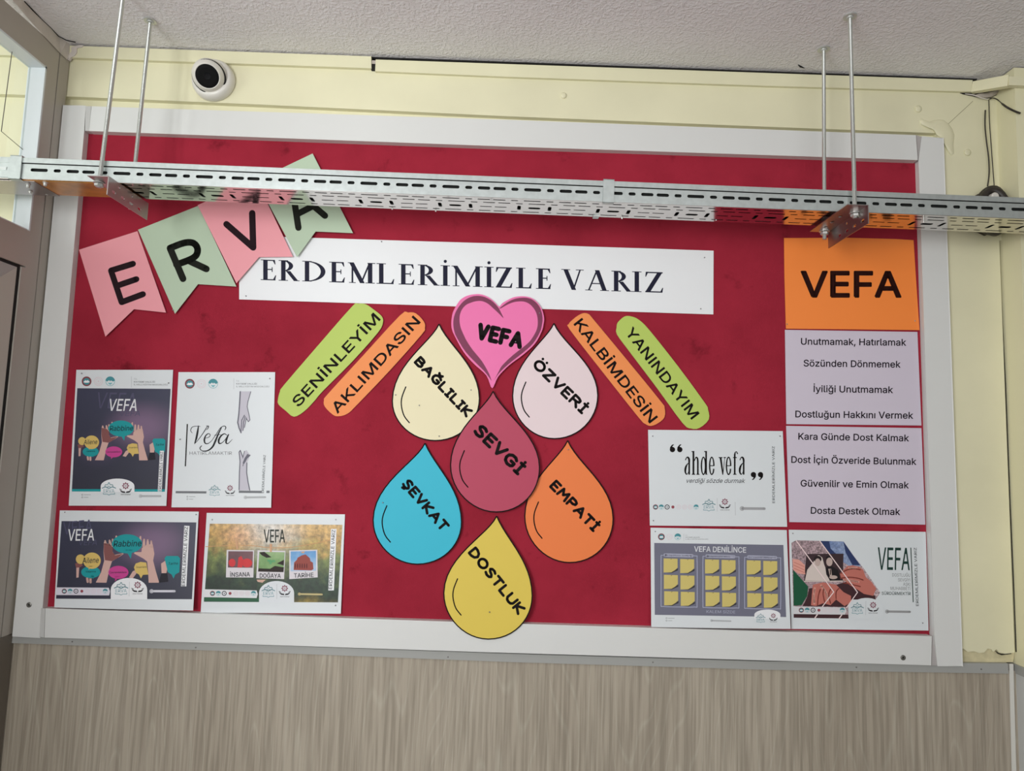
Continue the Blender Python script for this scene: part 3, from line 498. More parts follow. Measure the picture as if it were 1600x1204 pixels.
GLYPHS[214] = [533, [267, -7, 205, 1, 150, 25, 105, 63, 70, 115, 48, 179, 40, 254, 48, 329, 70, 393, 105, 445, 150, 484, 205, 508, 267, 516, 329, 508, 384, 484, 429, 445, 464, 393, 486, 329, 493, 254, 486, 179, 464, 115, 429, 63, 384, 25, 329, 1], [267, 53, 310, 59, 349, 76, 383, 105, 408, 144, 425, 194, 430, 254, 425, 314, 408, 365, 383, 404, 349, 433, 310, 450, 267, 456, 223, 450, 184, 433, 151, 404, 125, 364, 109, 314, 103, 254, 109, 194, 125, 144, 151, 105, 184, 76, 223, 59], [339, 572, 323, 575, 310, 584, 301, 597, 298, 612, 301, 628, 310, 641, 323, 650, 339, 653, 355, 650, 368, 641, 376, 628, 379, 612, 376, 597, 368, 584, 355, 575], [195, 572, 180, 575, 167, 584, 158, 597, 155, 612, 158, 628, 167, 641, 180, 650, 195, 653, 211, 650, 224, 641, 233, 628, 236, 612, 233, 597, 224, 584, 211, 575]]
GLYPHS[220] = [517, [259, -8, 203, -2, 154, 15, 114, 43, 85, 80, 66, 124, 60, 173, 60, 509, 124, 509, 124, 178, 128, 144, 141, 113, 160, 87, 187, 68, 220, 56, 259, 52, 298, 56, 331, 68, 357, 87, 377, 113, 389, 144, 393, 178, 393, 509, 457, 509, 457, 173, 451, 124, 433, 80, 403, 43, 363, 15, 315, -2], [331, 572, 315, 575, 302, 584, 293, 597, 290, 612, 293, 628, 302, 641, 315, 650, 331, 653, 346, 650, 359, 641, 368, 628, 371, 612, 368, 597, 359, 584, 346, 575], [187, 572, 172, 575, 158, 584, 149, 597, 146, 612, 149, 628, 158, 641, 172, 650, 187, 653, 203, 650, 216, 641, 224, 628, 227, 612, 224, 597, 216, 584, 203, 575]]
GLYPHS[231] = [396, [207, -8, 159, -2, 117, 16, 82, 46, 56, 85, 40, 133, 34, 187, 40, 243, 56, 291, 82, 330, 117, 360, 159, 378, 207, 384, 260, 377, 305, 356, 340, 322, 362, 277, 303, 262, 290, 289, 270, 311, 242, 325, 207, 330, 173, 325, 145, 310, 124, 287, 108, 258, 99, 224, 96, 187, 99, 151, 108, 117, 124, 89, 145, 66, 173, 51, 207, 46, 243, 52, 271, 66, 292, 89, 304, 117, 363, 102, 354, 78, 341, 56, 306, 21, 261, -1], [169, -143, 169, -107, 210, -107, 236, -102, 241, -95, 243, -84, 241, -74, 236, -67, 210, -62, 182, -62, 192, 16, 224, 16, 224, 0, 224, -29, 253, -34, 273, -44, 285, -61, 289, -85, 284, -111, 270, -129, 245, -139, 210, -143]]
GLYPHS[246] = [415, [207, -8, 159, -2, 117, 16, 82, 46, 56, 85, 40, 133, 34, 187, 40, 243, 56, 291, 82, 330, 117, 360, 159, 378, 207, 384, 256, 378, 299, 360, 333, 330, 359, 291, 376, 243, 381, 187, 376, 133, 359, 85, 333, 46, 299, 16, 256, -2], [207, 46, 242, 51, 270, 66, 292, 89, 307, 117, 316, 151, 319, 187, 316, 224, 307, 258, 292, 287, 270, 310, 242, 325, 207, 330, 173, 325, 145, 310, 124, 287, 108, 258, 99, 224, 96, 187, 99, 151, 108, 117, 124, 89, 145, 66, 173, 51], [279, 443, 264, 446, 251, 455, 242, 468, 239, 483, 242, 499, 251, 512, 264, 520, 279, 523, 295, 520, 308, 512, 317, 499, 320, 483, 317, 468, 308, 455, 295, 446], [136, 443, 120, 446, 107, 455, 98, 468, 95, 483, 98, 499, 107, 512, 120, 520, 136, 523, 151, 520, 164, 512, 173, 499, 176, 483, 173, 468, 164, 455, 151, 446]]
GLYPHS[252] = [410, [182, -5, 146, -1, 115, 11, 89, 31, 69, 59, 57, 95, 53, 139, 53, 379, 114, 379, 114, 144, 119, 105, 137, 75, 164, 56, 200, 50, 226, 53, 249, 62, 268, 77, 283, 97, 293, 122, 296, 153, 296, 379, 357, 379, 357, 0, 298, 0, 298, 92, 307, 92, 286, 47, 257, 17, 222, 0], [277, 443, 261, 446, 248, 455, 239, 468, 236, 483, 239, 499, 248, 512, 261, 520, 277, 523, 292, 520, 305, 512, 314, 499, 317, 483, 314, 468, 305, 455, 292, 446], [133, 443, 118, 446, 104, 455, 96, 468, 93, 483, 96, 499, 104, 512, 118, 520, 133, 523, 149, 520, 162, 512, 170, 499, 173, 483, 170, 468, 162, 455, 149, 446]]
GLYPHS[286] = [520, [269, -7, 205, 1, 149, 25, 104, 64, 69, 116, 47, 179, 40, 254, 47, 329, 69, 393, 103, 445, 149, 484, 203, 508, 265, 516, 304, 513, 340, 504, 374, 489, 403, 469, 429, 445, 449, 416, 465, 384, 474, 349, 408, 349, 387, 393, 356, 427, 315, 448, 265, 456, 222, 450, 183, 432, 150, 404, 125, 364, 109, 314, 103, 254, 109, 194, 125, 145, 151, 105, 184, 76, 224, 59, 269, 53, 309, 57, 345, 71, 374, 93, 396, 123, 410, 160, 415, 202, 434, 199, 283, 199, 283, 256, 478, 256, 478, 200, 471, 141, 451, 91, 419, 50, 377, 19, 326, 0], [265, 562, 238, 566, 215, 575, 195, 590, 179, 610, 169, 633, 166, 659, 211, 659, 214, 637, 226, 621, 243, 609, 265, 606, 286, 609, 303, 621, 315, 637, 319, 659, 364, 659, 360, 633, 350, 610, 335, 590, 315, 575, 291, 566]]
GLYPHS[287] = [425, [207, -151, 168, -148, 134, -140, 105, -127, 82, -110, 64, -91, 51, -69, 101, -41, 122, -66, 154, -88, 178, -95, 207, -97, 249, -92, 282, -75, 304, -47, 311, -6, 311, 68, 306, 68, 287, 41, 252, 16, 227, 8, 195, 5, 152, 10, 113, 27, 80, 53, 55, 90, 39, 136, 34, 191, 39, 246, 55, 293, 80, 332, 112, 361, 152, 378, 196, 384, 228, 382, 253, 373, 288, 346, 308, 319, 313, 319, 313, 379, 372, 379, 372, -9, 367, -54, 350, -90, 324, -117, 291, -136, 251, -147], [205, 59, 237, 63, 264, 75, 285, 95, 300, 121, 309, 154, 312, 193, 309, 231, 300, 264, 285, 291, 264, 312, 237, 325, 205, 330, 172, 325, 145, 312, 124, 290, 109, 262, 99, 229, 96, 193, 99, 155, 109, 123, 124, 96, 145, 76, 172, 63], [205, 433, 178, 436, 155, 446, 135, 461, 119, 481, 109, 504, 106, 529, 151, 529, 154, 508, 166, 491, 183, 480, 205, 476, 226, 480, 243, 491, 255, 508, 258, 529, 304, 529, 300, 504, 290, 481, 275, 461, 255, 446, 231, 436]]
GLYPHS[304] = [300, [31, 0, 31, 57, 118, 57, 118, 452, 31, 452, 31, 509, 269, 509, 269, 452, 183, 452, 183, 57, 269, 57, 269, 0], [150, 572, 134, 575, 120, 584, 111, 597, 108, 612, 111, 628, 120, 641, 134, 650, 150, 653, 167, 650, 180, 641, 190, 628, 193, 612, 190, 597, 180, 584, 167, 575]]
GLYPHS[305] = [167, [53, 0, 53, 379, 114, 379, 114, 0]]
GLYPHS[350] = [447, [224, -9, 172, -4, 128, 9, 91, 31, 64, 60, 46, 96, 38, 137, 104, 137, 110, 110, 123, 88, 142, 71, 166, 59, 194, 52, 224, 49, 257, 52, 286, 60, 311, 74, 329, 92, 341, 114, 346, 139, 342, 161, 332, 179, 316, 193, 296, 205, 245, 222, 184, 239, 128, 260, 86, 289, 60, 326, 52, 372, 58, 413, 75, 448, 102, 476, 138, 498, 180, 511, 227, 516, 275, 511, 316, 498, 351, 476, 377, 449, 394, 415, 401, 378, 337, 378, 326, 412, 302, 437, 267, 453, 225, 459, 194, 456, 167, 448, 145, 435, 129, 418, 118, 398, 115, 376, 119, 352, 131, 334, 148, 319, 169, 308, 212, 293, 264, 279, 312, 264, 359, 238, 379, 220, 395, 198, 405, 171, 408, 139, 403, 99, 386, 64, 360, 34, 323, 11, 278, -4], [186, -143, 186, -107, 226, -107, 252, -102, 258, -95, 259, -84, 258, -74, 252, -67, 226, -62, 198, -62, 208, 16, 241, 16, 241, 0, 241, -29, 269, -34, 290, -44, 301, -61, 305, -85, 300, -111, 286, -129, 261, -139, 226, -143]]
GLYPHS[32] = [188]
# plain upright I and dotted I
GLYPHS[73] = [185, [60, 0, 60, 509, 125, 509, 125, 0]]
GLYPHS[304] = [185, [60, 0, 60, 509, 125, 509, 125, 0], [57, 585, 57, 655, 128, 655, 128, 585]]
GL = {}
def signed(c): return sum(c[i][0]*c[(i+1) % len(c)][1] - c[(i+1) % len(c)][0]*c[i][1] for i in range(len(c)))
def inside(p, c):
    r = False
    for i in range(len(c)):
        (x0, y0), (x1, y1) = c[i], c[i-1]
        if (y0 > p[1]) != (y1 > p[1]) and p[0] < (x1-x0)*(p[1]-y0)/(y1-y0) + x0: r = not r
    return r
for code, row in GLYPHS.items():
    cs = [[(q[i], q[i+1]) for i in range(0, len(q), 2)] for q in row[1:]]
    vs_, fs_ = [], []
    sg = 1 if not cs or signed(max(cs, key=lambda c: abs(signed(c)))) > 0 else -1
    for c in cs:
        if signed(c)*sg < 0: continue
        grp = [c] + [h for h in cs if signed(h)*sg < 0 and inside(h[0], c)]
        tr = tessellate_polygon([[Vector((x, y, 0)) for x, y in q] for q in grp]); n0 = len(vs_)
        vs_ += [q for g_ in grp for q in g_]; fs_ += [tuple(n0 + i for i in t) for t in tr]
    GL[chr(code)] = (row[0], cs, vs_, fs_)

SQ = {  # rounded hand lettering: strokes on a cell of height 1
 'A': (.72, [[(0, 0), (.36, 1), (.72, 0)], [(.14, .36), (.58, .36)]]),
 'B': (.58, [[(0, 0), (0, 1), (.34, 1), (.50, .9), (.50, .66), (.34, .54), (0, .54)], [(.34, .54), (.56, .44), (.58, .16), (.40, 0), (0, 0)]]),
 'D': (.62, [[(0, 0), (0, 1), (.24, 1), (.50, .84), (.62, .5), (.50, .16), (.24, 0), (0, 0)]]),
 'E': (.50, [[(.50, 1), (0, 1), (0, 0), (.50, 0)], [(0, .52), (.42, .52)]]),
 'F': (.50, [[(.50, 1), (0, 1), (0, 0)], [(0, .52), (.42, .52)]]),
 'G': (.66, [[(.62, .84), (.46, 1), (.22, .98), (.04, .76), (0, .45), (.08, .16), (.30, 0), (.54, .06), (.64, .22), (.64, .46), (.38, .46)]]),
 'I': (.30, [[(0, 1), (.30, 1)], [(.15, 1), (.15, 0)], [(0, 0), (.30, 0)]]),
 'K': (.56, [[(0, 0), (0, 1)], [(.54, 1), (.04, .46), (.56, 0)]]),
 'L': (.48, [[(0, 1), (0, 0), (.48, 0)]]),
 'M': (.78, [[(0, 0), (.10, 1), (.39, .4), (.68, 1), (.78, 0)]]),
 'O': (.70, [[(.35 + .35*math.cos(math.pi*k/8), .5 + .5*math.sin(math.pi*k/8)) for k in range(17)]]),
 'P': (.54, [[(0, 0), (0, 1), (.34, 1), (.54, .86), (.54, .62), (.34, .48), (0, .48)]]),
 'R': (.60, [[(0, 0), (0, 1), (.34, 1), (.54, .88), (.54, .66), (.36, .52), (0, .50)], [(.30, .50), (.60, 0)]]),
 'S': (.54, [[(.52, .88), (.36, 1), (.14, .96), (.04, .78), (.14, .60), (.40, .46), (.52, .26), (.42, .06), (.20, 0), (0, .12)]]),
 'T': (.60, [[(0, 1), (.60, 1)], [(.30, 1), (.30, 0)]]),
 'U': (.62, [[(0, 1), (0, .30), (.12, .06), (.31, 0), (.50, .06), (.62, .30), (.62, 1)]]),
 'V': (.64, [[(0, 1), (.32, 0), (.64, 1)]]),
 'Z': (.56, [[(0, 1), (.56, 1), (0, 0), (.56, 0)]]),
}
SQ['İ'] = (.30, SQ['I'][1] + [[(.15, 1.30), (.151, 1.30)]]); SQ['Ö'] = (.70, SQ['O'][1] + [[(.16, 1.34), (.161, 1.34)], [(.54, 1.34), (.541, 1.34)]])
SQ['Ğ'] = (.66, SQ['G'][1] + [[(.14, 1.34), (.22, 1.2), (.42, 1.2), (.50, 1.34)]]); SQ['Ş'] = (.54, SQ['S'][1] + [[(.26, -.02), (.32, -.16), (.16, -.24)]])

class Art:
    def __init__(s, paper, layer): s.p = paper; s.v = []; s.t = []; s.layer = layer; s.T = (0, 0, 1)
    def m(s, x, y): ox, oy, k = s.T; return (ox + x / k, oy + y / k)
    def tri(s, vs, fs, raw=False):
        if not raw: vs = [s.m(*v) for v in vs]
        n = len(s.v); s.v += list(vs)
        for f in fs:
            for i in range(1, len(f) - 1): s.t.append((n + f[0], n + f[i], n + f[i+1]))
    def poly(s, pts):
        P = [Vector((x, y, 0)) for x, y in pts]; s.tri(pts, tessellate_polygon([P]))
    def quad(s, x0, y0, x1, y1): s.poly([(x0, y0), (x1, y0), (x1, y1), (x0, y1)])
    def ell(s, cx, cy, rx, ry=None, n=24): s.poly(circ(cx, cy, rx, n, ry or rx))
    def ring(s, cx, cy, rx, w, ry=None, n=24, a0=0, a1=360):
        ry = ry or rx; vs = []; fs = []
        for k in range(n + 1):
            t = math.radians(a0 + (a1 - a0) * k / n); c, q = math.cos(t), math.sin(t)
            vs += [(cx + (rx + w/2)*c, cy + (ry + w/2)*q), (cx + (rx - w/2)*c, cy + (ry - w/2)*q)]
        for k in range(n): fs.append((2*k, 2*k+1, 2*k+3, 2*k+2))
        s.tri(vs, fs)
    def stroke(s, pts, r, caps=True):
        rr = list(r) if isinstance(r, (list, tuple)) else [r] * len(pts)
        for i in range(len(pts) - 1):
            (x0, y0), (x1, y1) = pts[i], pts[i+1]; d = math.hypot(x1-x0, y1-y0)
            if d < 1e-6: continue
            nx, ny = -(y1-y0)/d, (x1-x0)/d
            s.tri([(x0+nx*rr[i], y0+ny*rr[i]), (x1+nx*rr[i+1], y1+ny*rr[i+1]), (x1-nx*rr[i+1], y1-ny*rr[i+1]), (x0-nx*rr[i], y0-ny*rr[i])], [(0, 1, 2, 3)])
        for i, p in enumerate(pts):
            if caps or 0 < i < len(pts) - 1: s.ell(p[0], p[1], rr[i], n=10)
    def text(s, body, p0, p1, cap, off=0.0, shear=0.0):
        """baseline runs p0 -> p1 (image coords), capital height cap; off thickens the strokes"""
        x = 0; xs = []; pos = []
        for c in body:
            pos.append(x); xs += [x + q[0] for k in GL[c][1] for q in k]; x += GL[c][0]
        x0, x1 = min(xs), max(xs); dx, dy = p1[0]-p0[0], p1[1]-p0[1]; L = math.hypot(dx, dy); ux, uy = dy/L, -dx/L; k = cap/509.0
        def f(vx, vy): a = (vx + shear*vy - x0)/(x1 - x0); return (p0[0] + dx*a + ux*vy*k, p0[1] + dy*a + uy*vy*k)
        for c, gx in zip(body, pos):
            _, cs, vs_, tr = GL[c]
            s.tri([f(gx + q[0], q[1]) for q in vs_], tr)
            if off:
                for cc in cs:
                    P = [f(gx + q[0], q[1]) for q in cc]; s.stroke(P + [P[0]], off*cap, caps=False)
    def hand(s, body, p0, p1, cap, r, gap=.26, jit=0.0):
        tot = sum(SQ[c][0] for c in body) + gap * (len(body) - 1); dx, dy = p1[0]-p0[0], p1[1]-p0[1]; L = math.hypot(dx, dy); ux, uy = dy/L, -dx/L
        x = 0
        for i, c in enumerate(body):
            w, st = SQ[c]; j = jit * (1 if i % 2 else -1)
            for q in st:
                s.stroke([(p0[0] + dx*(x+a)/tot + ux*(b*cap + j), p0[1] + dy*(x+a)/tot + uy*(b*cap + j)) for a, b in q], r)
            x += w + gap
    def done(s, name, m, label=None):
        out = []; 
        for t in s.t:
            st = [[s.v[i] for i in t]]
            while st:
                a, b, c = st.pop()
                if max(math.dist(a, b), math.dist(b, c), math.dist(c, a)) > s.p.maxedge:
                    ab = ((a[0]+b[0])/2, (a[1]+b[1])/2); bc = ((b[0]+c[0])/2, (b[1]+c[1])/2); ca = ((a[0]+c[0])/2, (a[1]+c[1])/2)
                    st += [[a, ab, ca], [ab, b, bc], [ca, bc, c], [ab, bc, ca]]
                else: out.append((a, b, c))
        idx = {}; mb = MB()
        for t in out:
            f = []
            for q in t:
                k = (round(q[0], 3), round(q[1], 3))
                if k not in idx: idx[k] = len(mb.v); mb.v.append(s.p.pt(q[0], q[1], s.layer * 0.00014))
                f.append(idx[k])
            if len(set(f)) == 3:
                # face the camera side (-y)
                a, b, c = (mb.v[i] for i in f)
                if (b - a).cross(c - a).y > 0: f = [f[0], f[2], f[1]]
                mb.f.append(tuple(f))
        o = mb.build(name, m, s.p.o)
        if label: o['label'] = label
        return o

class Paper:
    def __init__(s, name, label, cat, outline, m, h=lambda a, b: .001, group=None, maxedge=1e9, thick=.0004, T=None, sheet='sheet', smooth_outline=False):
        xs = [p[0] for p in outline]; ys = [p[1] for p in outline]
        s.x0, s.x1, s.y0, s.y1 = min(xs), max(xs), min(ys), max(ys); s.h = h; s.maxedge = maxedge
        c = s.pt((s.x0 + s.x1)/2, (s.y0 + s.y1)/2, 0)
        s.o = thing(name, c, label, cat, group); s.outline = outline
        A = Art(s, 0); A.poly(outline); ob = A.done(sheet, m)
        md = ob.modifiers.new('s', 'SOLIDIFY'); md.thickness = thick; md.offset = -1
        s.sheet = ob
        s.n = 0; s.T = T
    def pt(s, px, py, lift):
        a = (px - s.x0)/(s.x1 - s.x0); b = (py - s.y0)/(s.y1 - s.y0)
        return at(px, py, -(s.h(a, b) + .0005 + lift))
    def art(s, layer=1):
        A = Art(s, layer)
        if s.T: A.T = s.T
        return A

def crs(pts, n=6, closed=True):
    out = []; N = len(pts)
    for i in range(N if closed else N - 1):
        g = lambda k: pts[k % N] if closed else pts[max(0, min(N-1, k))]
        p0, p1, p2, p3 = g(i-1), g(i), g(i+1), g(i+2)
        for k in range(n):
            t = k / n; t2 = t*t; t3 = t2*t
            out.append(tuple(.5*((2*p1[j]) + (-p0[j]+p2[j])*t + (2*p0[j]-5*p1[j]+4*p2[j]-p3[j])*t2 + (-p0[j]+3*p1[j]-3*p2[j]+p3[j])*t3) for j in (0, 1)))
    if not closed: out.append(pts[-1])
    return out
def zm(ox, oy, k, pts): return [(ox + x/k, oy + y/k) for x, y in pts]

# ------------------------------------------------------------------ big banner
def ban_h(a, b): return .0012 + .0006 * math.sin(a * 9) ** 2
BN = Paper('paper_banner', 'long white paper banner reading ERDEMLERİMİZLE VARIZ across the board top', 'banner',
           [(373.6, 367.5), (490, 371.5), (800, 381), (1115, 391.5), (1114.6, 491), (900, 484), (714, 478.5), (373.7, 467.5)], PAPER, ban_h, maxedge=40)
A = BN.art(1)
def serif(A, c, x0, x1, by, cap, th):
    """serif capital between x0 and x1 (image x), baseline by; th = thick stem"""
    sl = .0318
    w = x1 - x0; tn = th * .30; sf = 1.15
    def P(u, v): x = x0 + u; return (x, by + (x - 407) * sl - v)
    def rect(u0, v0, u1, v1): A.poly([P(u0, v0), P(u1, v0), P(u1, v1), P(u0, v1)])
    def stem(u, v0=0, v1=cap, t=th, base=True, top=True):
        rect(u, v0, u + t, v1)
        if base: rect(u - th*.55, v0, u + t + th*.55, v0 + sf)
        if top: rect(u - th*.55, v1 - sf, u + t + th*.55, v1)
    def dia(u0, v0, u1, v1, t): A.poly([P(u0, v0), P(u0 + t, v0), P(u1 + t, v1), P(u1, v1)])
    if c in 'EL':
        stem(th*.6, top=(True)); rect(th*.6, 0, w - 1, 1.8); A.poly([P(w-1.5, 0), P(w, cap*.25), P(w-1.2, cap*.25), P(w-5, 1.2)])
        if c == 'E':
            rect(th*.6, cap-1.8, w-2, cap); A.poly([P(w-2, cap), P(w-1, cap*.78), P(w-2.2, cap*.78), P(w-5.5, cap-1.2)])
            rect(th*.6, cap*.50, w-6, cap*.50+1.7); rect(w-7, cap*.41, w-5.6, cap*.64)
    elif c in 'Iİ':
        stem((w - th)/2)
        if c == 'İ': q = P(w/2, cap + 6.2); A.ell(q[0], q[1], 2.5, n=14)
    elif c == 'D':
        stem(th*.6); vs = []; fs = []; n = 18; cx = th*1.1
        for k in range(n + 1):
            t = -math.pi/2 + math.pi*k/n; C_, S_ = math.cos(t), math.sin(t)
            vs += [P(cx + (w-cx)*C_, cap/2 + cap/2*S_), P(cx + (w-cx-th*1.05)*C_, cap/2 + (cap/2-1.4)*S_)]
        A.tri(vs, [(2*k, 2*k+1, 2*k+3, 2*k+2) for k in range(n)])
    elif c == 'R':
        stem(th*.6); vs = []; n = 14; cx = th*1.1; bw = w*.72; r = cap*.27; cy = cap - r
        for k in range(n + 1):
            t = -math.pi/2 + math.pi*k/n; C_, S_ = math.cos(t), math.sin(t)
            vs += [P(cx + (bw-cx)*C_, cy + r*S_), P(cx + (bw-cx-th*.95)*C_, cy + (r-1.4)*S_)]
        A.tri(vs, [(2*k, 2*k+1, 2*k+3, 2*k+2) for k in range(n)])
        dia(w-th*1.1, 0, w*.36, cap*.48, th); rect(w-th*1.2, 0, w+1, sf)
    elif c == 'M':
        stem(th*.75, t=tn*1.3, top=False); stem(w-th*1.6, top=False); dia(w/2-th*.35, 0, th*.2, cap, th*1.05); dia(w/2-tn, 0, w-th*1.4, cap, tn*1.3)
        rect(-.5, cap-sf, th*1.2, cap); rect(w-th*1.7, cap-sf, w+.5, cap)
    elif c == 'Z':
        rect(1, cap-1.9, w-.5, cap); rect(.2, 0, w-1, 1.9); dia(.4, 1, w-th*1.3, cap-1, th*1.1)
        A.poly([P(1, cap), P(.2, cap*.76), P(1.4, cap*.76), P(4.5, cap-1.2)]); A.poly([P(w-1, 0), P(w+.2, cap*.24), P(w-1, cap*.24), P(w-4.5, 1.2)])
    elif c == 'V':
        dia(w*.46, 0, th*.35, cap, th); dia(w*.5, 0, w-th*.9, cap, tn*1.2); rect(-.5, cap-sf, th*1.9, cap); rect(w-th*1.7, cap-sf, w+.5, cap)
    elif c == 'A':
        dia(w-th*1.4, 0, w*.40, cap, th); dia(th*.5, 0, w*.46, cap, tn*1.2); rect(w*.22, cap*.32, w*.72, cap*.32+1.6); rect(-.5, 0, th*1.5, sf); rect(w-th*1.9, 0, w+.5, sf)
for c, x0, x1 in [('E',407,431.5),('R',435,467),('D',472,508.5),('E',514,539),('M',544,586),('L',588,616),('E',622.5,647.5),('R',652.5,686),('İ',689,702.5),('M',706,754),('İ',758,770),('Z',774.5,800.5),('L',806,831),('E',837,861),('V',877.6,911.6),('A',915,951),('R',955,987),('I',989,1001),('Z',1008,1036)]:
    serif(A, c, x0, x1, 437.2, 32.0, 7.0)
A.done('lettering', NAVY)

# ------------------------------------------------------------------ pennants
PINK = mat('pink_card', (236, 156, 164), .6); SAGE = mat('sage_card', (180, 198, 172), .6)
z32 = lambda pts: zm(100, 200, 3.2, pts)
INKB = mat('soft_black_ink', (34, 18, 24), .7, spec=.15); INKG = mat('soft_black_ink_green', (26, 28, 22), .7, spec=.15)
pen = 'swallowtail pennants spelling ERVA'
def pen_h(b0, k): return lambda a, b: b0 + k * b
p = Paper('pennant', 'pink swallowtail pennant with black letter E, lowest left of the four', 'pennant', z32([(75, 608), (367, 515), (510, 922), (350, 905), (207, 1042)]), PINK, pen_h(.0010, .006), group=pen)
A = p.art(); A.T = (100, 200, 3.2)
A.stroke([(345, 678), (235, 712), (288, 870), (395, 830)], 15); A.stroke([(262, 789), (362, 755)], 15); A.done('lettering', INKB)
p = Paper('pennant', 'sage green swallowtail pennant with black letter R', 'pennant', z32([(370, 508), (672, 388), (862, 792), (670, 780), (555, 928)]), SAGE, pen_h(.0025, .005), group=pen)
A = p.art(); A.T = (100, 200, 3.2)
A.stroke([(595, 753), (530, 600)], 17); A.stroke(crs([(530, 600), (600, 574), (645, 574), (667, 600), (662, 634), (630, 657), (562, 682)], 4, False), 17); A.stroke([(622, 662), (712, 704)], 17); A.done('lettering', INKG)
p = Paper('pennant', 'pink swallowtail pennant with black letter V, its top behind the metal tray', 'pennant', z32([(668, 385), (960, 255), (1145, 643), (975, 645), (862, 775)]), PINK, pen_h(.0045, .004), group=pen)
A = p.art(); A.T = (100, 200, 3.2); A.stroke([(812, 480), (946, 597), (941, 425)], 16); A.done('lettering', INKB)
p = Paper('pennant', 'sage green swallowtail pennant with letter A, crossed by the metal tray', 'pennant', z32([(960, 262), (1243, 127), (1445, 525), (1258, 517), (1165, 645)]), SAGE, pen_h(.0065, .003), group=pen)
A = p.art(); A.T = (100, 200, 3.2); A.stroke([(1172, 498), (1142, 300), (1305, 438)], 16); A.stroke([(1166, 430), (1240, 392)], 16); A.done('lettering', INKG)

# ------------------------------------------------------------------ coloured word strips
LIME = mat('lime_card', (180, 200, 92), .6); ORNG = mat('orange_card', (238, 140, 72), .6)
def strip(label, cmat, T, pts, word, p0, p1, cap, h0):
    q = crs(zm(*T, pts), 3)
    p = Paper('word_strip', label, 'paper strip', q, cmat, lambda a, b: h0 + .0025*a, group='coloured word strips beside the heart')
    A = p.art(); A.text(word, p0, p1, cap, off=.030); A.done('lettering', INK)
strip('lime green paper strip reading SENİNLEYİM, left of the orange one', LIME, (350, 360, 4), [(437, 1163), (385, 1125), (340, 1085), (338, 1050), (350, 1005), (375, 965), (590, 715), (800, 475), (835, 457), (885, 460), (935, 493), (985, 535), (993, 575), (960, 640), (800, 820), (620, 1000), (560, 1070), (500, 1130)], 'SENİNLEYİM', (466.5, 636), (594.5, 499), 15.5, .0015)
strip('orange paper strip reading AKLIMDASIN beside the cream drop', ORNG, (350, 360, 4), [(1100, 530), (1150, 512), (1200, 518), (1250, 570), (1255, 610), (1235, 650), (1040, 870), (830, 1090), (770, 1145), (715, 1160), (680, 1150), (630, 1100), (625, 1060), (650, 1020), (870, 780)], 'AKLIMDASIN', (527.5, 646), (657, 503.5), 15.5, .0015)
strip('orange paper strip reading KALBİMDESİN beside the pale pink drop', ORNG, (750, 360, 3.7625), [(522, 550), (540, 528), (575, 500), (610, 485), (640, 492), (665, 520), (860, 755), (1060, 1000), (1085, 1040), (1085, 1095), (1050, 1130), (1005, 1148), (970, 1135), (930, 1095), (720, 830), (530, 585)], 'KALBİMDESİN', (896.5, 506.5), (1015, 661), 16, .0015)
strip('lime green paper strip reading YANINDAYIM, rightmost of the slanted strips', LIME, (750, 360, 3.7625), [(810, 540), (850, 505), (890, 505), (935, 525), (1000, 590), (1170, 805), (1320, 1010), (1340, 1050), (1345, 1110), (1290, 1160), (1240, 1163), (1190, 1130), (1040, 925), (870, 700), (805, 610), (803, 570)], 'YANINDAYIM', (976.5, 519.5), (1080.5, 655), 15.5, .0015)

# ------------------------------------------------------------------ drops
def bez(a, b, c, d, n=12): return [tuple((1-t)**3*a[j] + 3*(1-t)**2*t*b[j] + 3*(1-t)*t*t*c[j] + t**3*d[j] for j in (0, 1)) for t in [k/n for k in range(n)]]
def drop(label, c, tip, lf, rt, bot, word, p0, p1, cap, h, r=2.15, arc=None, ink=INK):
    w = rt[0]-lf[0]; hh = bot[1]-lf[1]
    kx = lambda q: q
    L = bez(tip, (tip[0]-w*.09, tip[1]+(lf[1]-tip[1])*.24), (lf[0]+w*.005, tip[1]+(lf[1]-tip[1])*.52), lf)
    B1 = bez(lf, (lf[0]-.2, lf[1]+hh*.56), (bot[0]-w*.26, bot[1]), bot)
    B2 = bez(bot, (bot[0]+w*.28, bot[1]), (rt[0]+.2, rt[1]+(bot[1]-rt[1])*.56), rt)
    R_ = bez(rt, (rt[0]-w*.005, tip[1]+(rt[1]-tip[1])*.56), (tip[0]+w*.11, tip[1]+(rt[1]-tip[1])*.30), tip)
    out = L + B1 + B2 + R_
    p = Paper('paper_drop', label, 'paper drop', out, c, h, group='paper drops under the heart')
    A = p.art(1); A.stroke(out + [out[0]], .95, caps=False); A.done('outline', ink)
    A = p.art(1)
    ax = lf[0] + w*.105; ay = lf[1]
    A.stroke(crs([(ax + w*.05, ay - w*.16), (ax + w*.005, ay - w*.04), (ax, ay + w*.06), (ax + w*.03, ay + w*.17), (ax + w*.09, ay + w*.25)], 5, False), .95)
    A.done('highlight_line', ink)
    A = p.art(1); A.hand(word, p0, p1, cap, r); A.done('lettering', ink)
tl = lambda b0, kx, ky: (lambda a, b: b0 + kx*a + ky*b)
drop('cream paper drop reading BAĞLILIK, upper left of the group', mat('cream_card', (232, 222, 184), .6), (686, 506), (613, 626), (749, 622), (680, 688), 'BAĞLILIK', (648.5, 566), (728.5, 650), 12, tl(.001, .004, .001))
drop('pale pink paper drop reading ÖZVERİ, right of the heart', mat('pale_pink_card', (228, 208, 210), .6), (865.5, 505), (801, 618), (934, 617), (866, 685), 'ÖZVERİ', (833, 571), (909, 645), 13.5, tl(.001, .004, .001))
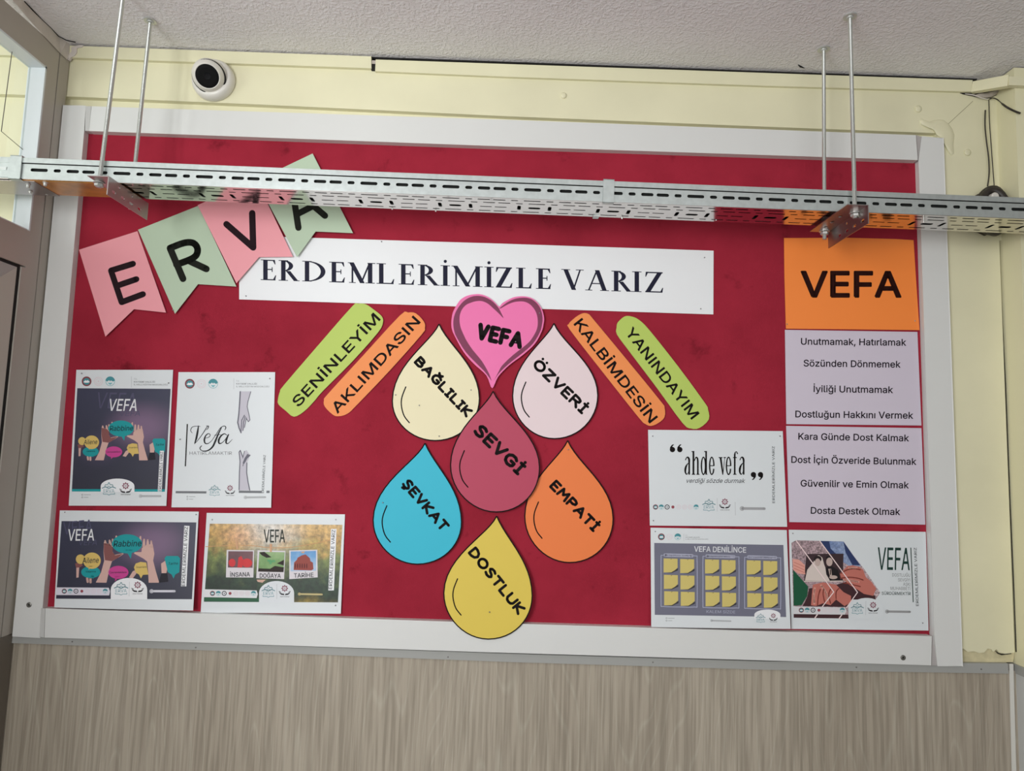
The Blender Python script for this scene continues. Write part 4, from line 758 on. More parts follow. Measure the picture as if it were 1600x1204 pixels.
drop('crimson paper drop reading SEVGİ, in the centre of the drops', mat('crimson_card', (178, 58, 86), .6), (770.5, 611), (704, 726), (843, 730), (775, 799.5), 'SEVGİ', (741, 675), (809, 740), 16, tl(.0045, .005, .001), r=2.6)
drop('turquoise paper drop reading ŞEVKAT', mat('turquoise_card', (44, 180, 204), .6), (664, 692), (583, 812), (721, 815), (652, 881), 'ŞEVKAT', (629, 757), (691, 829), 13, tl(.001, .005, .001))
drop('orange paper drop reading EMPATİ', mat('deep_orange_card', (234, 122, 58), .6), (887, 688), (820, 806), (958, 810), (890, 878.5), 'EMPATİ', (860, 760), (927, 829), 13, tl(.001, .004, .001))
drop('yellow paper drop reading DOSTLUK, lowest and overlapping the frame', mat('yellow_card', (216, 190, 74), .6), (776, 806), (693.5, 926), (831.5, 930), (763, 998), 'DOSTLUK', (733, 863.5), (809.5, 958.5), 13, tl(.002, .002, .0175))

# ------------------------------------------------------------------ heart
ho = crs(zm(700, 450, 7.525, [(600, 215), (640, 175), (700, 140), (770, 108), (850, 95), (930, 100), (1000, 125), (1060, 180), (1105, 250), (1130, 350), (1122, 430), (1100, 510), (1020, 655), (880, 785), (720, 905), (590, 1040), (518, 1175), (450, 1025), (300, 885), (180, 745), (80, 565), (48, 490), (38, 420), (45, 340), (65, 265), (130, 155), (190, 105), (250, 82), (310, 72), (370, 70), (430, 85), (490, 115), (550, 165)]), 4)
HT = Paper('paper_heart', 'hot pink paper heart reading VEFA with maroon border above the drops', 'paper heart', ho, mat('hot_pink_card', (236, 112, 170), .55), tl(.0045, .004, .001))
A = HT.art(1); A.T = (700, 450, 7.525)
A.poly(crs([(600, 240), (690, 170), (780, 127), (870, 112), (940, 116), (1000, 140), (1060, 195), (1097, 265), (1112, 350), (1105, 430), (1080, 520), (1000, 650), (880, 760), (720, 885), (600, 1000), (542, 1085)], 3, False) +
       crs([(542, 1085), (590, 990), (640, 905), (760, 790), (900, 680), (965, 620), (1015, 545), (1045, 480), (1056, 410), (1048, 325), (1020, 255), (975, 200), (930, 170), (880, 156), (820, 157), (760, 168), (690, 198), (622, 238)], 3, False))
A.poly(crs([(600, 240), (560, 190), (510, 145), (440, 107), (380, 92), (310, 92), (245, 113), (190, 148), (140, 200), (95, 270), (70, 340), (62, 410), (70, 490), (100, 575), (200, 740), (320, 870), (430, 980), (513, 1090)], 3, False) +
       crs([(513, 1090), (480, 1000), (400, 860), (290, 725), (220, 620), (190, 560), (155, 480), (138, 410), (137, 335), (150, 280), (175, 235), (215, 195), (265, 172), (320, 155), (380, 150), (430, 162), (480, 190), (530, 235), (590, 290), (652, 352), (625, 290)], 3, False))
A.done('border', mat('maroon_border_ink', (122, 38, 76), .6))
A = HT.art(1); A.T = (700, 450, 7.525); A.hand('VEFA', (350, 580), (842, 690), 152, 27, gap=.36); A.done('lettering', INK)

# ------------------------------------------------------------------ orange and lilac sheets at the right
TS = 'typed sheets in the right column'
def flat(a, b): return .0010
zj = lambda pts: zm(1200, 260, 4, pts)
p = Paper('paper_sheet', 'bright orange sheet with big black word VEFA under the bracket', 'sheet', zj([(100, 447), (500, 445), (800, 453), (910, 460), (925, 700), (947, 1022), (500, 1017), (112, 1013), (103, 700)]), mat('orange_sheet', (250, 138, 58), .5), tl(.001, .001, .001), group=TS)
A = p.art(1); A.text('VEFA', (1252.5, 463.3), (1407, 463.5), 39, off=.040); A.done('lettering', mat('brown_black_ink', (44, 12, 8), .6, spec=.15))
LIL = mat('lilac_sheet', (206, 196, 209), .5)
zh = lambda pts: zm(1210, 500, 3.648, pts)
def lil(label, out, rows):
    p = Paper('paper_sheet', label, 'sheet', zh(out), LIL, tl(.001, .001, .001), group=TS)
    A = p.art(1); A.T = (1210, 500, 3.648)
    for w, a, b in rows: A.text(w, a, b, 37, off=.026)
    A.done('lettering', mat('dark_plum_ink', (28, 16, 28), .6, spec=.15))
lil('lilac sheet whose first line reads Unutmamak, Hatırlamak', [(60, 55), (815, 67), (838, 600), (68, 592)],
    [('Unutmamak, Hatırlamak', (152, 139), (750, 145)), ('Sözünden Dönmemek', (167, 263), (718, 270)), ('İyiliği Unutmamak', (224, 409), (675, 415)), ('Dostluğun Hakkını Vermek', (120, 553), (790, 561))])
lil('lilac sheet whose first line reads Kara Günde Dost Kalmak', [(67, 602), (838, 615), (860, 1165), (85, 1150)],
    [('Kara Günde Dost Kalmak', (137, 680), (766, 690)), ('Dost İçin Özveride Bulunmak', (97, 812), (808, 824)), ('Güvenilir ve Emin Olmak', (150, 947), (765, 958)), ('Dosta Destek Olmak', (208, 1102), (716, 1110))])

# ------------------------------------------------------------------ printed posters
TEAL = pm((26, 148, 152)); YEL = pm((212, 182, 104)); MAG = pm((196, 66, 140)); SKIN = pm((206, 168, 158)); SKIN2 = pm((132, 82, 80)); GR = pm((110, 112, 114)); LG = pm((176, 178, 180)); MAR = pm((128, 62, 70)); TL2 = pm((70, 142, 150)); FPINK = pm((220, 198, 204)); DK = pm((44, 44, 52))
def bubble(A, cx, cy, rx, ry, tx, ty):
    A.ell(cx, cy, rx, ry, 28); d = rx * .2
    A.poly([(cx + (tx-cx)*.35 - d, cy + ry*.6), (cx + (tx-cx)*.35 + d*1.3, cy + ry*.6), (tx, ty)])
def emblem(P, cx, cy, r, kind, L=3):
    A = P.art(L)
    if kind == 'maroon':
        A.ell(cx, cy, r); A.done('emblem', MAR); A = P.art(L+1); A.ell(cx, cy + r*.02, r*.70); A.done('emblem', TL2)
        A = P.art(L+2); A.poly([(cx-r*.68, cy+r*.15), (cx-r*.2, cy-r*.25), (cx, cy-r*.1), (cx+r*.25, cy-r*.28), (cx+r*.68, cy+r*.15), (cx+r*.3, cy+r*.3), (cx-r*.3, cy+r*.3)]); A.done('emblem', PWHITE)
    elif kind == 'teal':
        A.poly([(cx + r*math.cos(math.radians(t)), cy + r*math.sin(math.radians(t))) for t in range(190, 351, 10)] + [(cx + r*.6, cy + r*.05), (cx + r*.15, cy - r*.2), (cx, cy), (cx - r*.25, cy - r*.25), (cx - r*.6, cy + r*.05)]); A.done('emblem', TL2)
        A = P.art(L); A.ring(cx, cy, r*.92, r*.10); A.poly([(cx-r*.5, cy+r*.3), (cx+r*.5, cy+r*.3), (cx, cy+r*.75)]); A.done('emblem', pm((120, 180, 186)))
    elif kind == 'dark':
        A.ring(cx, cy, r*.82, r*.30); A.ell(cx, cy, r*.22); A.done('emblem', DK)
    elif kind == 'red':
        A.ell(cx, cy, r*.62, n=8); A.done('emblem', pm((150, 70, 80)))
    else:
        A.ring(cx, cy, r*.86, r*.10); A.ring(cx, cy, r*.55, r*.08); A.ell(cx, cy, r*.16); A.done('emblem', FPINK)
def logos(P, ex, ey, s, hx, hy, L=3, teal=(120, 160, 168)):
    """ERVA book logo centred (ex,ey) and gear-over-hands logo centred (hx,hy); s = half size"""
    A = P.art(L); w = s*.045
    A.text('ERVA', (ex - s*.82, ey + s*.55), (ex + s*.82, ey + s*.55), s*.52)
    A.stroke([(ex - s*.85, ey + s*.62), (ex - s*.85, ey + s*.8), (ex - s*.25, ey + s*.8), (ex, ey + s*.95), (ex + s*.25, ey + s*.8), (ex + s*.85, ey + s*.8), (ex + s*.85, ey + s*.62)], w, False)
    A.stroke(crs([(ex - s, ey - s*.1), (ex - s*.5, ey - s*.28), (ex, ey - s*.08), (ex + s*.5, ey - s*.28), (ex + s, ey - s*.1)], 4, False), w*1.6)
    A.stroke(crs([(ex - s*.6, ey - s*.25), (ex - s*.55, ey - s*.6), (ex - s*.2, ey - s*.62), (ex, ey - s*.95), (ex + s*.2, ey - s*.62), (ex + s*.55, ey - s*.6), (ex + s*.6, ey - s*.25)], 4, False), w*1.2)
    A.stroke([(ex - s*.3, ey - s*.2), (ex, ey - s*.42), (ex + s*.3, ey - s*.2)], w)
    A.done('book_logo', pm(teal))
    A = P.art(L); A.ring(hx, hy - s*.45, s*.34, s*.13)
    for k in range(8): t = k*math.pi/4; A.ell(hx + s*.44*math.cos(t), hy - s*.45 + s*.44*math.sin(t), s*.10, n=8)
    A.ring(hx, hy - s*.45, s*.12, s*.07); A.done('gear_logo', pm((140, 84, 100)))
    A = P.art(L)
    for d in (-1, 1):
        A.poly([(hx + d*s*.92, hy + s*.05), (hx + d*s*.74, hy + s*.24), (hx + d*s*.45, hy + s*.36), (hx + d*s*.12, hy + s*.40), (hx + d*s*.05, hy + s*.62), (hx + d*s*.30, hy + s*.60), (hx + d*s*.55, hy + s*.56), (hx + d*s*.78, hy + s*.36)])
        A.stroke([(hx + d*s*.62, hy + s*.18), (hx + d*s*.88, hy + s*.02)], s*.045)
    A.text('KAYDEM', (hx - s*.7, hy + s*.95), (hx + s*.7, hy + s*.95), s*.18); A.done('hands_logo', pm((36, 30, 36)))
def vtext(P, p0, p1, cap, m=None, box=None, L=3):
    if box: A = P.art(L); A.poly(box); A.done('label_strip', PWHITE)
    A = P.art(L + 1); A.text('ERDEMLERİMİZLE VARIZ', p0, p1, cap, off=.014); A.done('slogan_lettering', m or pm((52, 56, 60)))
def bar(P, x0, y0, x1, y1, r, m=LG, L=3):
    A = P.art(L); A.stroke([(x0, y0), (x1, y1)], r); A.ring(x0, y0, r*1.5, r*.5); A.done('web_address_bar', m)
def heading(P, x, y, s, L=3):
    A = P.art(L); A.text('T.C.', (x, y), (x + 5*s, y + .05*s), 2.2*s); A.text('KAYSERİ VALİLİĞİ', (x, y + 4.6*s), (x + 33*s, y + 4.8*s), 2.4*s, off=.01); A.text('İL MİLLİ EĞİTİM MÜDÜRLÜĞÜ', (x, y + 8.8*s), (x + 53*s, y + 9*s), 2.2*s)
    A.done('heading_lettering', GR)
    A = P.art(L); A.stroke([(x - 4*s, y - 5*s), (x - 4*s, y + 12*s)], .25*s); A.done('rule_line', LG)
def smallmarks(P, x, y, s, L=3):
    A = P.art(L)
    for k in (0, 1): A.ring(x, y + k*4.4*s, 1.1*s, .5*s); A.stroke([(x + 3*s, y + k*4.4*s), (x + (14 - 4*k)*s, y + k*4.4*s)], .28*s)
    A.done('social_marks', GR)
def arch(P, x0, x1, ytop, ybot, L=2, m=PWHITE):
    A = P.art(L); cx = (x0 + x1)/2; rx = (x1 - x0)/2; ry = (ybot - ytop)*.55
    A.poly([(x0, ybot)] + [(cx + rx*math.cos(math.radians(t)), ytop + ry - ry*math.sin(math.radians(t))) for t in range(180, -1, -12)] + [(x1, ybot)]); A.done('logo_arch', m)
def fingers(A, base, dirs, r0, r1):
    for (bx, by), pts in zip(base, dirs): A.stroke([(bx, by)] + pts, [r0] + [r0*.9]*(len(pts)-1) + [r1])

def hands_scene(P, f, k):
    """speech bubbles held by hands; f maps landscape-crop coords to this poster's crop coords, k = scale"""
    g = lambda pts: [f(*q) for q in pts]
    A = P.art(2)
    A.poly(g([(465, 798), (575, 800), (612, 640), (635, 575), (690, 545), (755, 500), (748, 492), (660, 510), (636, 470), (640, 420), (610, 400), (548, 380), (545, 480), (552, 570), (520, 690)]))
    A.poly(g([(1015, 800), (1125, 800), (1090, 680), (1062, 570), (1075, 500), (1058, 400), (1000, 400), (945, 440), (940, 480), (870, 482), (862, 495), (960, 548), (1000, 580), (1010, 690)]))
    A.done('arm_print', SKIN)
    A = P.art(3)
    A.poly(g([(548, 385), (610, 400), (640, 430), (640, 480), (665, 515), (748, 498), (690, 545), (632, 575), (560, 565), (548, 480)]))
    A.poly(g([(248, 600), (300, 585), (330, 620), (300, 640), (262, 650)])); A.done('arm_shadow_print', SKIN2)
    A = P.art(3)
    for x0, y0, x1, y1 in [(565, 400, 562, 365), (615, 400, 608, 360), (650, 400, 640, 350), (690, 370, 678, 318), (925, 380, 930, 322), (965, 420, 968, 350), (1005, 410, 1006, 355), (1045, 430, 1042, 368)]:
        A.stroke(g([(x0, y0), (x1, y1)]), [15*k, 9*k])
    A.poly(g([(262, 640), (292, 640), (285, 745), (262, 748)])); A.poly(g([(810, 745), (850, 680), (895, 660), (890, 700), (850, 755)]))
    A.poly(g([(1145, 600), (1190, 570), (1215, 620), (1200, 700), (1150, 700)]))
    A.stroke(g([(380, 790), (375, 755)]), 12*k); A.stroke(g([(410, 795), (408, 750)]), 12*k); A.done('finger_print', SKIN)
    A = P.art(3); A.poly(g([(1145, 705), (1210, 700), (1220, 790), (1120, 800)])); A.done('sleeve_print', pm((34, 32, 42)))
    def c(x, y, a, b, tx, ty, L, nm, mt): A = P.art(L); bubble(A, *f(x, y), a*k, b*k, *f(tx, ty)); A.done(nm, mt)
    c(790, 395, 158, 100, 830, 552, 4, 'speech_bubble_teal', TEAL); c(412, 690, 100, 62, 440, 760, 4, 'speech_bubble_teal', TEAL); A = P.art(4); A.poly(g([(1180, 545), (1200, 522), (1320, 522), (1342, 545), (1335, 690), (1292, 715), (1275, 758), (1255, 715), (1215, 690)])); A.done('speech_bubble_teal', TEAL)
    A = P.art(5); bubble(A, *f(425, 570), 92*k, 85*k, *f(390, 665)); A.ell(*f(305, 555), 48*k, 50*k); A.done('speech_bubble_yellow', YEL)
    A = P.art(5); A.poly(g([(862, 640), (880, 600), (930, 583), (990, 590), (1000, 650), (1012, 715), (955, 718), (935, 755), (915, 715), (880, 695)])); A.done('speech_bubble_yellow', YEL)
    c(700, 692, 105, 68, 665, 785, 4, 'speech_bubble_magenta', MAG)
    A = P.art(6); d = pm((22, 50, 58))
    A.text('Rabbine', f(648, 425), f(935, 420), 62*k, off=.012, shear=.2); A.text('Ailene', f(325, 596), f(492, 592), 56*k, off=.008, shear=.2)
    A.text('Tarihe', f(1218, 614), f(1320, 610), 26*k, shear=.2); A.text('Vatanına', f(360, 695), f(465, 692), 20*k); A.text('Çevrendekilere', f(610, 703), f(785, 700), 20*k); A.text('İnsanlara', f(890, 648), f(992, 644), 20*k); A.done('bubble_lettering', d)

PH = mat('poster_paper', (216, 220, 222), .45)
def curl(bx, by, base=.001): return lambda a, b: base + bx*(2*a-1)**2*.5 + by*max(0, b-.6)**2 * 6
PG = 'A4 posters pinned to the board'
PUR = lambda n, cx, cz: photo_mat(n, [(-.16, (38, 38, 52)), (.02, (46, 47, 68)), (.16, (54, 55, 80))], noise=(14, .10), axis='Z', blobs=[(cx, cz, .10, .07, (128, 100, 130), .8), (cx-.09, cz-.05, .06, .05, (74, 62, 92), .6)])
# A: portrait, dark, speech bubbles
P = Paper('poster', 'portrait poster with dark photo of hands holding speech bubbles, top left sheet', 'poster', zm(100, 560, 5.017, [(97, 88), (855, 88), (802, 1154), (37, 1152)]), PH, curl(.002, .002), group=PG, maxedge=14, T=(100, 560, 5.017))
A = P.art(1); A.poly([(104, 232), (836, 237), (792, 1024), (62, 1022)]); A.done('printed_photo', PUR('dusk_print_a', .045, .025))
A = P.art(1); A.poly([(62, 1022), (792, 1024), (790, 1043), (61, 1041)]); A.done('teal_band', TEAL)
A = P.art(2); A.text('VEFA', (245, 388), (560, 395), 125, shear=.2); A.text('VEFA', (430, 450), (595, 448), 40, shear=.2); A.done('ghost_lettering', pm((82, 80, 104)))
A = P.art(3); A.text('VEFA', (345, 408), (568, 410), 92, off=.012, shear=.22); A.done('title_lettering', PWHITE)
hands_scene(P, lambda x, y: (447 + (x-790)*.63, 548 + (y-395)*.615), .63)
arch(P, 288, 552, 940, 1046, L=7); logos(P, 352, 1020, 52, 483, 1020, L=8)
vtext(P, (762, 1036), (776, 730), 22, box=[(735, 1040), (752, 722), (783, 722), (766, 1040)], L=7)
for q, kd in ((177, 'maroon'), (270, 'pink'), (362, 'teal')): emblem(P, q, 178, 38, kd, L=2)
heading(P, 548, 165, 5, L=2); smallmarks(P, 143, 1067, 4.6, L=2); bar(P, 600, 1077, 756, 1077, 8, L=2)
# B: portrait, white, script
P = Paper('poster', 'white portrait poster with script word Vefa and two grey drawn hands', 'poster', zm(265, 570, 5.233, [(73, 58), (863, 58), (830, 1166), (15, 1163)]), PH, curl(.0015, .003), group=PG, maxedge=14, T=(265, 570, 5.233))
for q, kd in ((165, 'maroon'), (260, 'pink'), (356, 'teal')): emblem(P, q, 153, 40, kd, L=1)
heading(P, 545, 136, 5.1, L=1)
A = P.art(1); A.poly([(578, 215), (665, 215), (640, 300), (632, 340), (648, 400), (658, 450), (645, 465), (630, 440), (615, 470), (610, 520), (585, 555), (565, 510), (556, 470), (565, 400), (572, 310)])
A.poly([(565, 1024), (570, 870), (575, 790), (568, 710), (578, 698), (598, 745), (612, 705), (630, 695), (655, 735), (650, 760), (632, 800), (630, 880), (640, 950), (655, 1022)]); A.done('hand_drawing', pm((196, 192, 202)))
A = P.art(2); g_ = [(578, 218), (573, 300), (566, 400), (557, 470), (568, 515), (584, 553)]
A.stroke(g_, 5); A.stroke([(664, 218), (640, 300), (634, 340), (648, 400), (657, 448), (644, 464), (628, 438)], 3); A.stroke([(612, 410), (590, 450), (584, 540)], 3.5); A.stroke([(618, 420), (604, 470), (600, 535)], 3.5); A.stroke([(628, 430), (618, 480), (612, 510)], 3)
A.stroke([(568, 1020), (571, 870), (576, 790), (568, 712), (578, 698), (598, 750)], 4); A.stroke([(655, 1022), (640, 950), (630, 880), (632, 800)], 4); A.stroke([(640, 735), (620, 765), (606, 800)], 8); A.stroke([(655, 738), (630, 760), (615, 790)], 6); A.stroke([(612, 705), (598, 760)], 3); A.stroke([(605, 800), (600, 825)], 3)
A.done('hand_drawing_lines', pm((104, 102, 114)))
A = P.art(1); A.poly([(140, 482), (150, 482), (134, 828), (124, 828)]); A.done('rule_line', INK)
A = P.art(1)
def cal(pts, rr): q = crs(pts, 5, False); n = len(q); A.stroke(q, [rr[min(len(rr)-1, int(i/(n-1)*(len(rr)-1)))] + (rr[min(len(rr)-1, int(i/(n-1)*(len(rr)-1))+1)] - rr[min(len(rr)-1, int(i/(n-1)*(len(rr)-1)))])*((i/(n-1)*(len(rr)-1)) % 1) for i in range(n)])
cal([(185, 555), (172, 535), (185, 508), (215, 500), (250, 502)], [2, 3, 2.5, 2]); cal([(236, 498), (228, 550), (218, 600), (205, 640)], [4, 8, 8, 3]); cal([(203, 645), (235, 610), (272, 560), (300, 515), (310, 500)], [2, 3, 3.5, 2])
cal([(300, 498), (318, 500), (312, 520), (300, 530)], [2, 4, 3, 1.5])
cal([(290, 598), (320, 590), (332, 572), (318, 560), (295, 578), (284, 612), (292, 640), (318, 640), (345, 618)], [2, 2.5, 3, 3, 5, 7, 5, 3, 2])
cal([(345, 618), (385, 560), (415, 515), (445, 498), (460, 510), (452, 530)], [2, 3, 3, 3, 4, 3]); cal([(425, 510), (400, 560), (375, 620), (350, 670), (310, 700), (265, 700), (248, 680), (262, 660)], [3, 6, 8, 7, 5, 3, 4, 3]); cal([(365, 575), (400, 570), (430, 572)], [1.5, 2.5, 1.5])
cal([(470, 575), (448, 562), (420, 580), (402, 612), (405, 640), (428, 636), (455, 608), (480, 566)], [2, 4, 6, 8, 6, 3, 2.5, 2]); cal([(482, 568), (466, 605), (462, 636), (480, 640), (512, 608)], [4, 8, 6, 3, 1.5])
A.done('script_lettering', pm((40, 40, 44)))
A = P.art(1); A.text('HATIRLAMAKTIR', (163, 733), (510, 733), 26); A.done('subtitle_lettering', pm((128, 128, 130)))
A = P.art(1); A.poly([(50, 1030), (302, 1032), (300, 1050), (49, 1048)]); A.poly([(566, 1026), (755, 1028), (754, 1047), (565, 1045)]); A.poly([(792, 1027), (818, 1027), (817, 1046), (791, 1046)]); A.done('grey_band', pm((112, 114, 118)))
logos(P, 368, 1026, 46, 494, 1026, L=1); vtext(P, (770, 1046), (786, 736), 18, L=0); smallmarks(P, 145, 1076, 4.6, L=1); bar(P, 620, 1082, 782, 1080, 8, L=1)
# C: landscape, dark
P = Paper('poster', 'landscape poster with dark photo of hands holding speech bubbles, bottom left corner', 'poster', zm(80, 790, 6.667, [(90, 47), (1537, 60), (1478, 1090), (700, 1076), (32, 1058)]), PH, lambda a, b: .0015 + .015*b, group=PG, maxedge=1e9, T=(80, 790, 6.667))
A = P.art(1); A.poly([(108, 158), (1512, 172), (1466, 972), (50, 966)]); A.done('printed_photo', PUR('dusk_print_c', .05, .035))
A = P.art(2); A.text('VEFA', (125, 300), (430, 270), 130, shear=.15); A.text('VEFA', (280, 410), (475, 408), 60, shear=.2); A.done('ghost_lettering', pm((80, 80, 106)))
A = P.art(3); A.text('VEFA', (172, 362), (445, 360), 118, off=.012, shear=.12); A.done('title_lettering', PWHITE)
hands_scene(P, lambda x, y: (x, y), 1.0)
A = P.art(7); A.poly([(54, 848), (600, 852), (612, 890), (604, 932), (54, 928)]); A.done('logo_strip', pm((216, 212, 222)))
for i, kd in enumerate(('maroon', 'teal', 'dark', 'red', 'pink', 'pink', 'pink', 'teal')): emblem(P, 136 + i*61, 888, 26, kd, L=8)
arch(P, 620, 1000, 750, 974, L=7); logos(P, 728, 862, 70, 900, 855, L=8)
A = P.art(8); A.stroke([(815, 790), (812, 940)], 1.5); A.done('rule_line', LG)
vtext(P, (1392, 836), (1424, 218), 34, box=[(1352, 838), (1386, 206), (1441, 208), (1408, 838)], L=7)
bar(P, 1045, 888, 1285, 888, 12, L=7, m=pm((210, 208, 216)))
# D: landscape, nature
natm = photo_mat('meadow_print', [(-.10, (14, 34, 22)), (-.035, (36, 62, 38)), (.015, (120, 132, 66)), (.05, (204, 160, 84)), (.11, (232, 192, 124))], noise=(30, .55), axis='Z', tint2=(.40, 75),
    blobs=[(-.012, .072, .098, .085, (236, 234, 230), 1.0), (-.078, .050, .060, .045, (240, 178, 128), .8), (.085, -.100, .085, .045, (206, 172, 64), 1.0), (-.105, -.045, .05, .03, (14, 30, 20), .7), (.085, .035, .04, .04, (210, 172, 84), .6)])
P = Paper('poster', 'landscape poster with sunny meadow photo and three pegged snapshots', 'poster', zm(305, 790, 6.667, [(120, 73), (1560, 88), (1517, 1122), (57, 1110)]), PH, lambda a, b: .0012 + .004*b, group=PG, T=(305, 790, 6.667))
A = P.art(1); A.poly([(152, 185), (1533, 197), (1487, 1005), (92, 998)]); A.done('printed_photo', natm)
A = P.art(2); A.stroke(crs([(108, 425), (300, 415), (560, 412), (790, 436), (1000, 430), (1250, 390), (1420, 350), (1520, 322)], 4, False), 3.2); A.done('line_print', pm((200, 150, 104)))
A = P.art(2); A.text('VEFA', (716, 380), (934, 380), 132, off=.014); A.done('title_lettering', pm((50, 56, 50)))
for (q, word, a, b) in (([(328, 458), (614, 462), (606, 746), (320, 744)], 'İNSANA', (365, 738), (570, 734)), ([(650, 462), (940, 468), (926, 762), (636, 752)], 'DOĞAYA', (672, 748), (890, 750)), ([(980, 464), (1272, 456), (1276, 744), (980, 762)], 'TARİHE', (1030, 748), (1232, 740))):
    A = P.art(3); A.poly(q); A.done('snapshot_print', pm((216, 210, 214)))
    A = P.art(5); A.text(word, a, b, 44, off=.02); A.done('caption_lettering', pm((60, 60, 66)))
A = P.art(4); A.poly([(345, 472), (602, 474), (598, 645), (340, 642)]); A.done('snapshot_picture', photo_mat('street_print', [(-.105, (70, 40, 44)), (-.10, (90, 50, 56)), (.10, (140, 80, 86))], noise=(60, .6), blobs=[(-.035, .045, .02, .018, (236, 214, 206), .9)]))
A = P.art(5); A.ell(384, 592, 36, 42); A.ell(540, 594, 54, 46); A.poly([(440, 640), (450, 540), (480, 520), (500, 560), (490, 640)]); A.done('snapshot_figure', pm((206, 62, 66)))
A = P.art(4); A.poly([(668, 478), (932, 482), (920, 690), (655, 684)]); A.done('snapshot_picture', photo_mat('sprout_print', [(-.06, (30, 40, 24)), (0, (110, 150, 84)), (.06, (170, 190, 140))], noise=(50, .8), axis='Z'))
A = P.art(5); A.poly([(655, 684), (660, 650), (780, 655), (830, 625), (924, 640), (920, 690)]); A.poly([(668, 485), (720, 478), (795, 535), (740, 540), (690, 512)]); A.poly([(850, 600), (925, 560), (923, 620)]); A.done('snapshot_figure', pm((44, 34, 30)))
A = P.art(5); A.ell(785, 585, 14, 26); A.ell(815, 575, 20, 13); A.ell(765, 570, 16, 11); A.done('sprout_print', pm((96, 160, 110)))
A = P.art(4); A.poly([(994, 475), (1258, 468), (1260, 675), (994, 682)]); A.done('snapshot_picture', photo_mat('sky_print', [(-.06, (232, 232, 232)), (.02, (90, 150, 200)), (.06, (40, 110, 176))], noise=(50, .5), axis='Z'))
A = P.art(5); A.poly([(1025, 668), (1030, 590), (1060, 560), (1066, 540), (1110, 515), (1150, 505), (1195, 545), (1200, 575), (1226, 590), (1232, 660), (1210, 672)]); A.done('ruin_print', pm((150, 74, 66)))
A = P.art(6)
for x in range(1042, 1175, 24): A.ell(x, 625, 6, 28, 10)
A.done('ruin_arches', pm((92, 40, 42)))
A = P.art(6); A.poly([(420, 362), (440, 362), (450, 450), (428, 450)]); A.poly([(775, 396), (800, 396), (798, 480), (778, 480)]); A.poly([(1100, 478), (1145, 474), (1130, 492), (1112, 492)]); A.done('peg_print', pm((206, 160, 124)))
A = P.art(3); A.poly([(640, 768), (735, 768), (700, 800), (650, 790)]); A.done('shell_print', pm((206, 168, 150)))
A = P.art(4); A.poly([(98, 868), (640, 880), (652, 918), (640, 960), (92, 950)]); A.done('logo_strip', pm((222, 222, 224)))
for i, kd in enumerate(('maroon', 'teal', 'dark', 'red', 'pink', 'pink', 'pink', 'teal')): emblem(P, 180 + i*61, 911, 26, kd, L=5)
A = P.art(3); A.poly([(92, 952), (665, 962), (665, 1000), (90, 994)]); A.done('green_band', pm((52, 96, 70)))
arch(P, 665, 1030, 782, 1008, L=4, m=pm((218, 221, 224))); logos(P, 762, 890, 66, 932, 888, L=5); A = P.art(5); A.stroke([(852, 815), (850, 968)], 1.5); A.done('rule_line', LG)
vtext(P, (1424, 866), (1458, 250), 34, box=[(1386, 880), (1415, 240), (1472, 240), (1445, 880)], L=4)
bar(P, 1085, 918, 1320, 922, 9, L=4, m=pm((196, 180, 130)))
# E: landscape, quote
P = Paper('poster', 'white landscape poster quoting ahde vefa between large quotation marks', 'poster', zm(1005, 665, 6.957, [(53, 43), (1517, 57), (1565, 1097), (72, 1083)]), PH, lambda a, b: .0012 + .003*a*b, group=PG, maxedge=20, T=(1005, 665, 6.957))
A = P.art(1)
for x in (318, 398): A.ell(x, 258, 29); A.poly([(x-29, 258), (x-26, 232), (x-6, 206), (x+12, 200), (x+16, 207), (x-1, 222), (x+2, 240)])
for x in (1198, 1275): A.ell(x, 530, 29); A.poly([(x+29, 530), (x+26, 556), (x+6, 582), (x-12, 590), (x-16, 582), (x+1, 568), (x-2, 550)])
# condensed serif lower-case
def cst(x, y0, y1, r=10): A.poly([(x-r, y0), (x+r, y0), (x+r, y1), (x-r, y1)])
def a_(x): # width ~64
    A.stroke(crs([(x-18, 370), (x-8, 348), (x+8, 342), (x+20, 362), (x+22, 390)], 4, False), [5, 5, 5, 5, 5, 6, 7, 8, 8, 9, 10, 10, 10, 10, 10, 10, 10][:17]); cst(x+22, 385, 530, 9)
    A.stroke(crs([(x+18, 400), (x-4, 425), (x-18, 460), (x-20, 500), (x-8, 526), (x+8, 515), (x+18, 490)], 3, False), [3, 4, 6, 7, 9, 10, 11, 11, 10, 9, 8, 7, 6, 5, 4, 3, 3, 3, 3][:19]); A.poly([(x+13, 515), (x+34, 530), (x+13, 530)])
def e_(x):
    A.ring(x, 435, 23, 16, ry=93, a0=20, a1=360, n=24); A.poly([(x-20, 428), (x+28, 428), (x+28, 438), (x-20, 438)]); A.stroke(crs([(x+25, 470), (x+18, 512), (x+2, 528)], 4, False), 4)
a_(478); cst(546, 275, 530, 10); A.poly([(525, 275), (556, 272), (556, 284), (525, 284)]); A.stroke(crs([(556, 380), (572, 345), (588, 350), (594, 385)], 4, False), [4, 4, 5, 5, 6, 7, 8, 8, 9, 9, 9, 9, 9]); cst(594, 385, 530, 9); A.poly([(528, 522), (566, 522), (566, 532), (528, 532)]); A.poly([(578, 522), (612, 522), (612, 532), (578, 532)])
A.ring(655, 435, 22, 16, ry=93); cst(684, 275, 530, 9); A.poly([(662, 275), (692, 272), (692, 284), (662, 284)]); A.poly([(684, 520), (706, 530), (684, 531)])
e_(745)
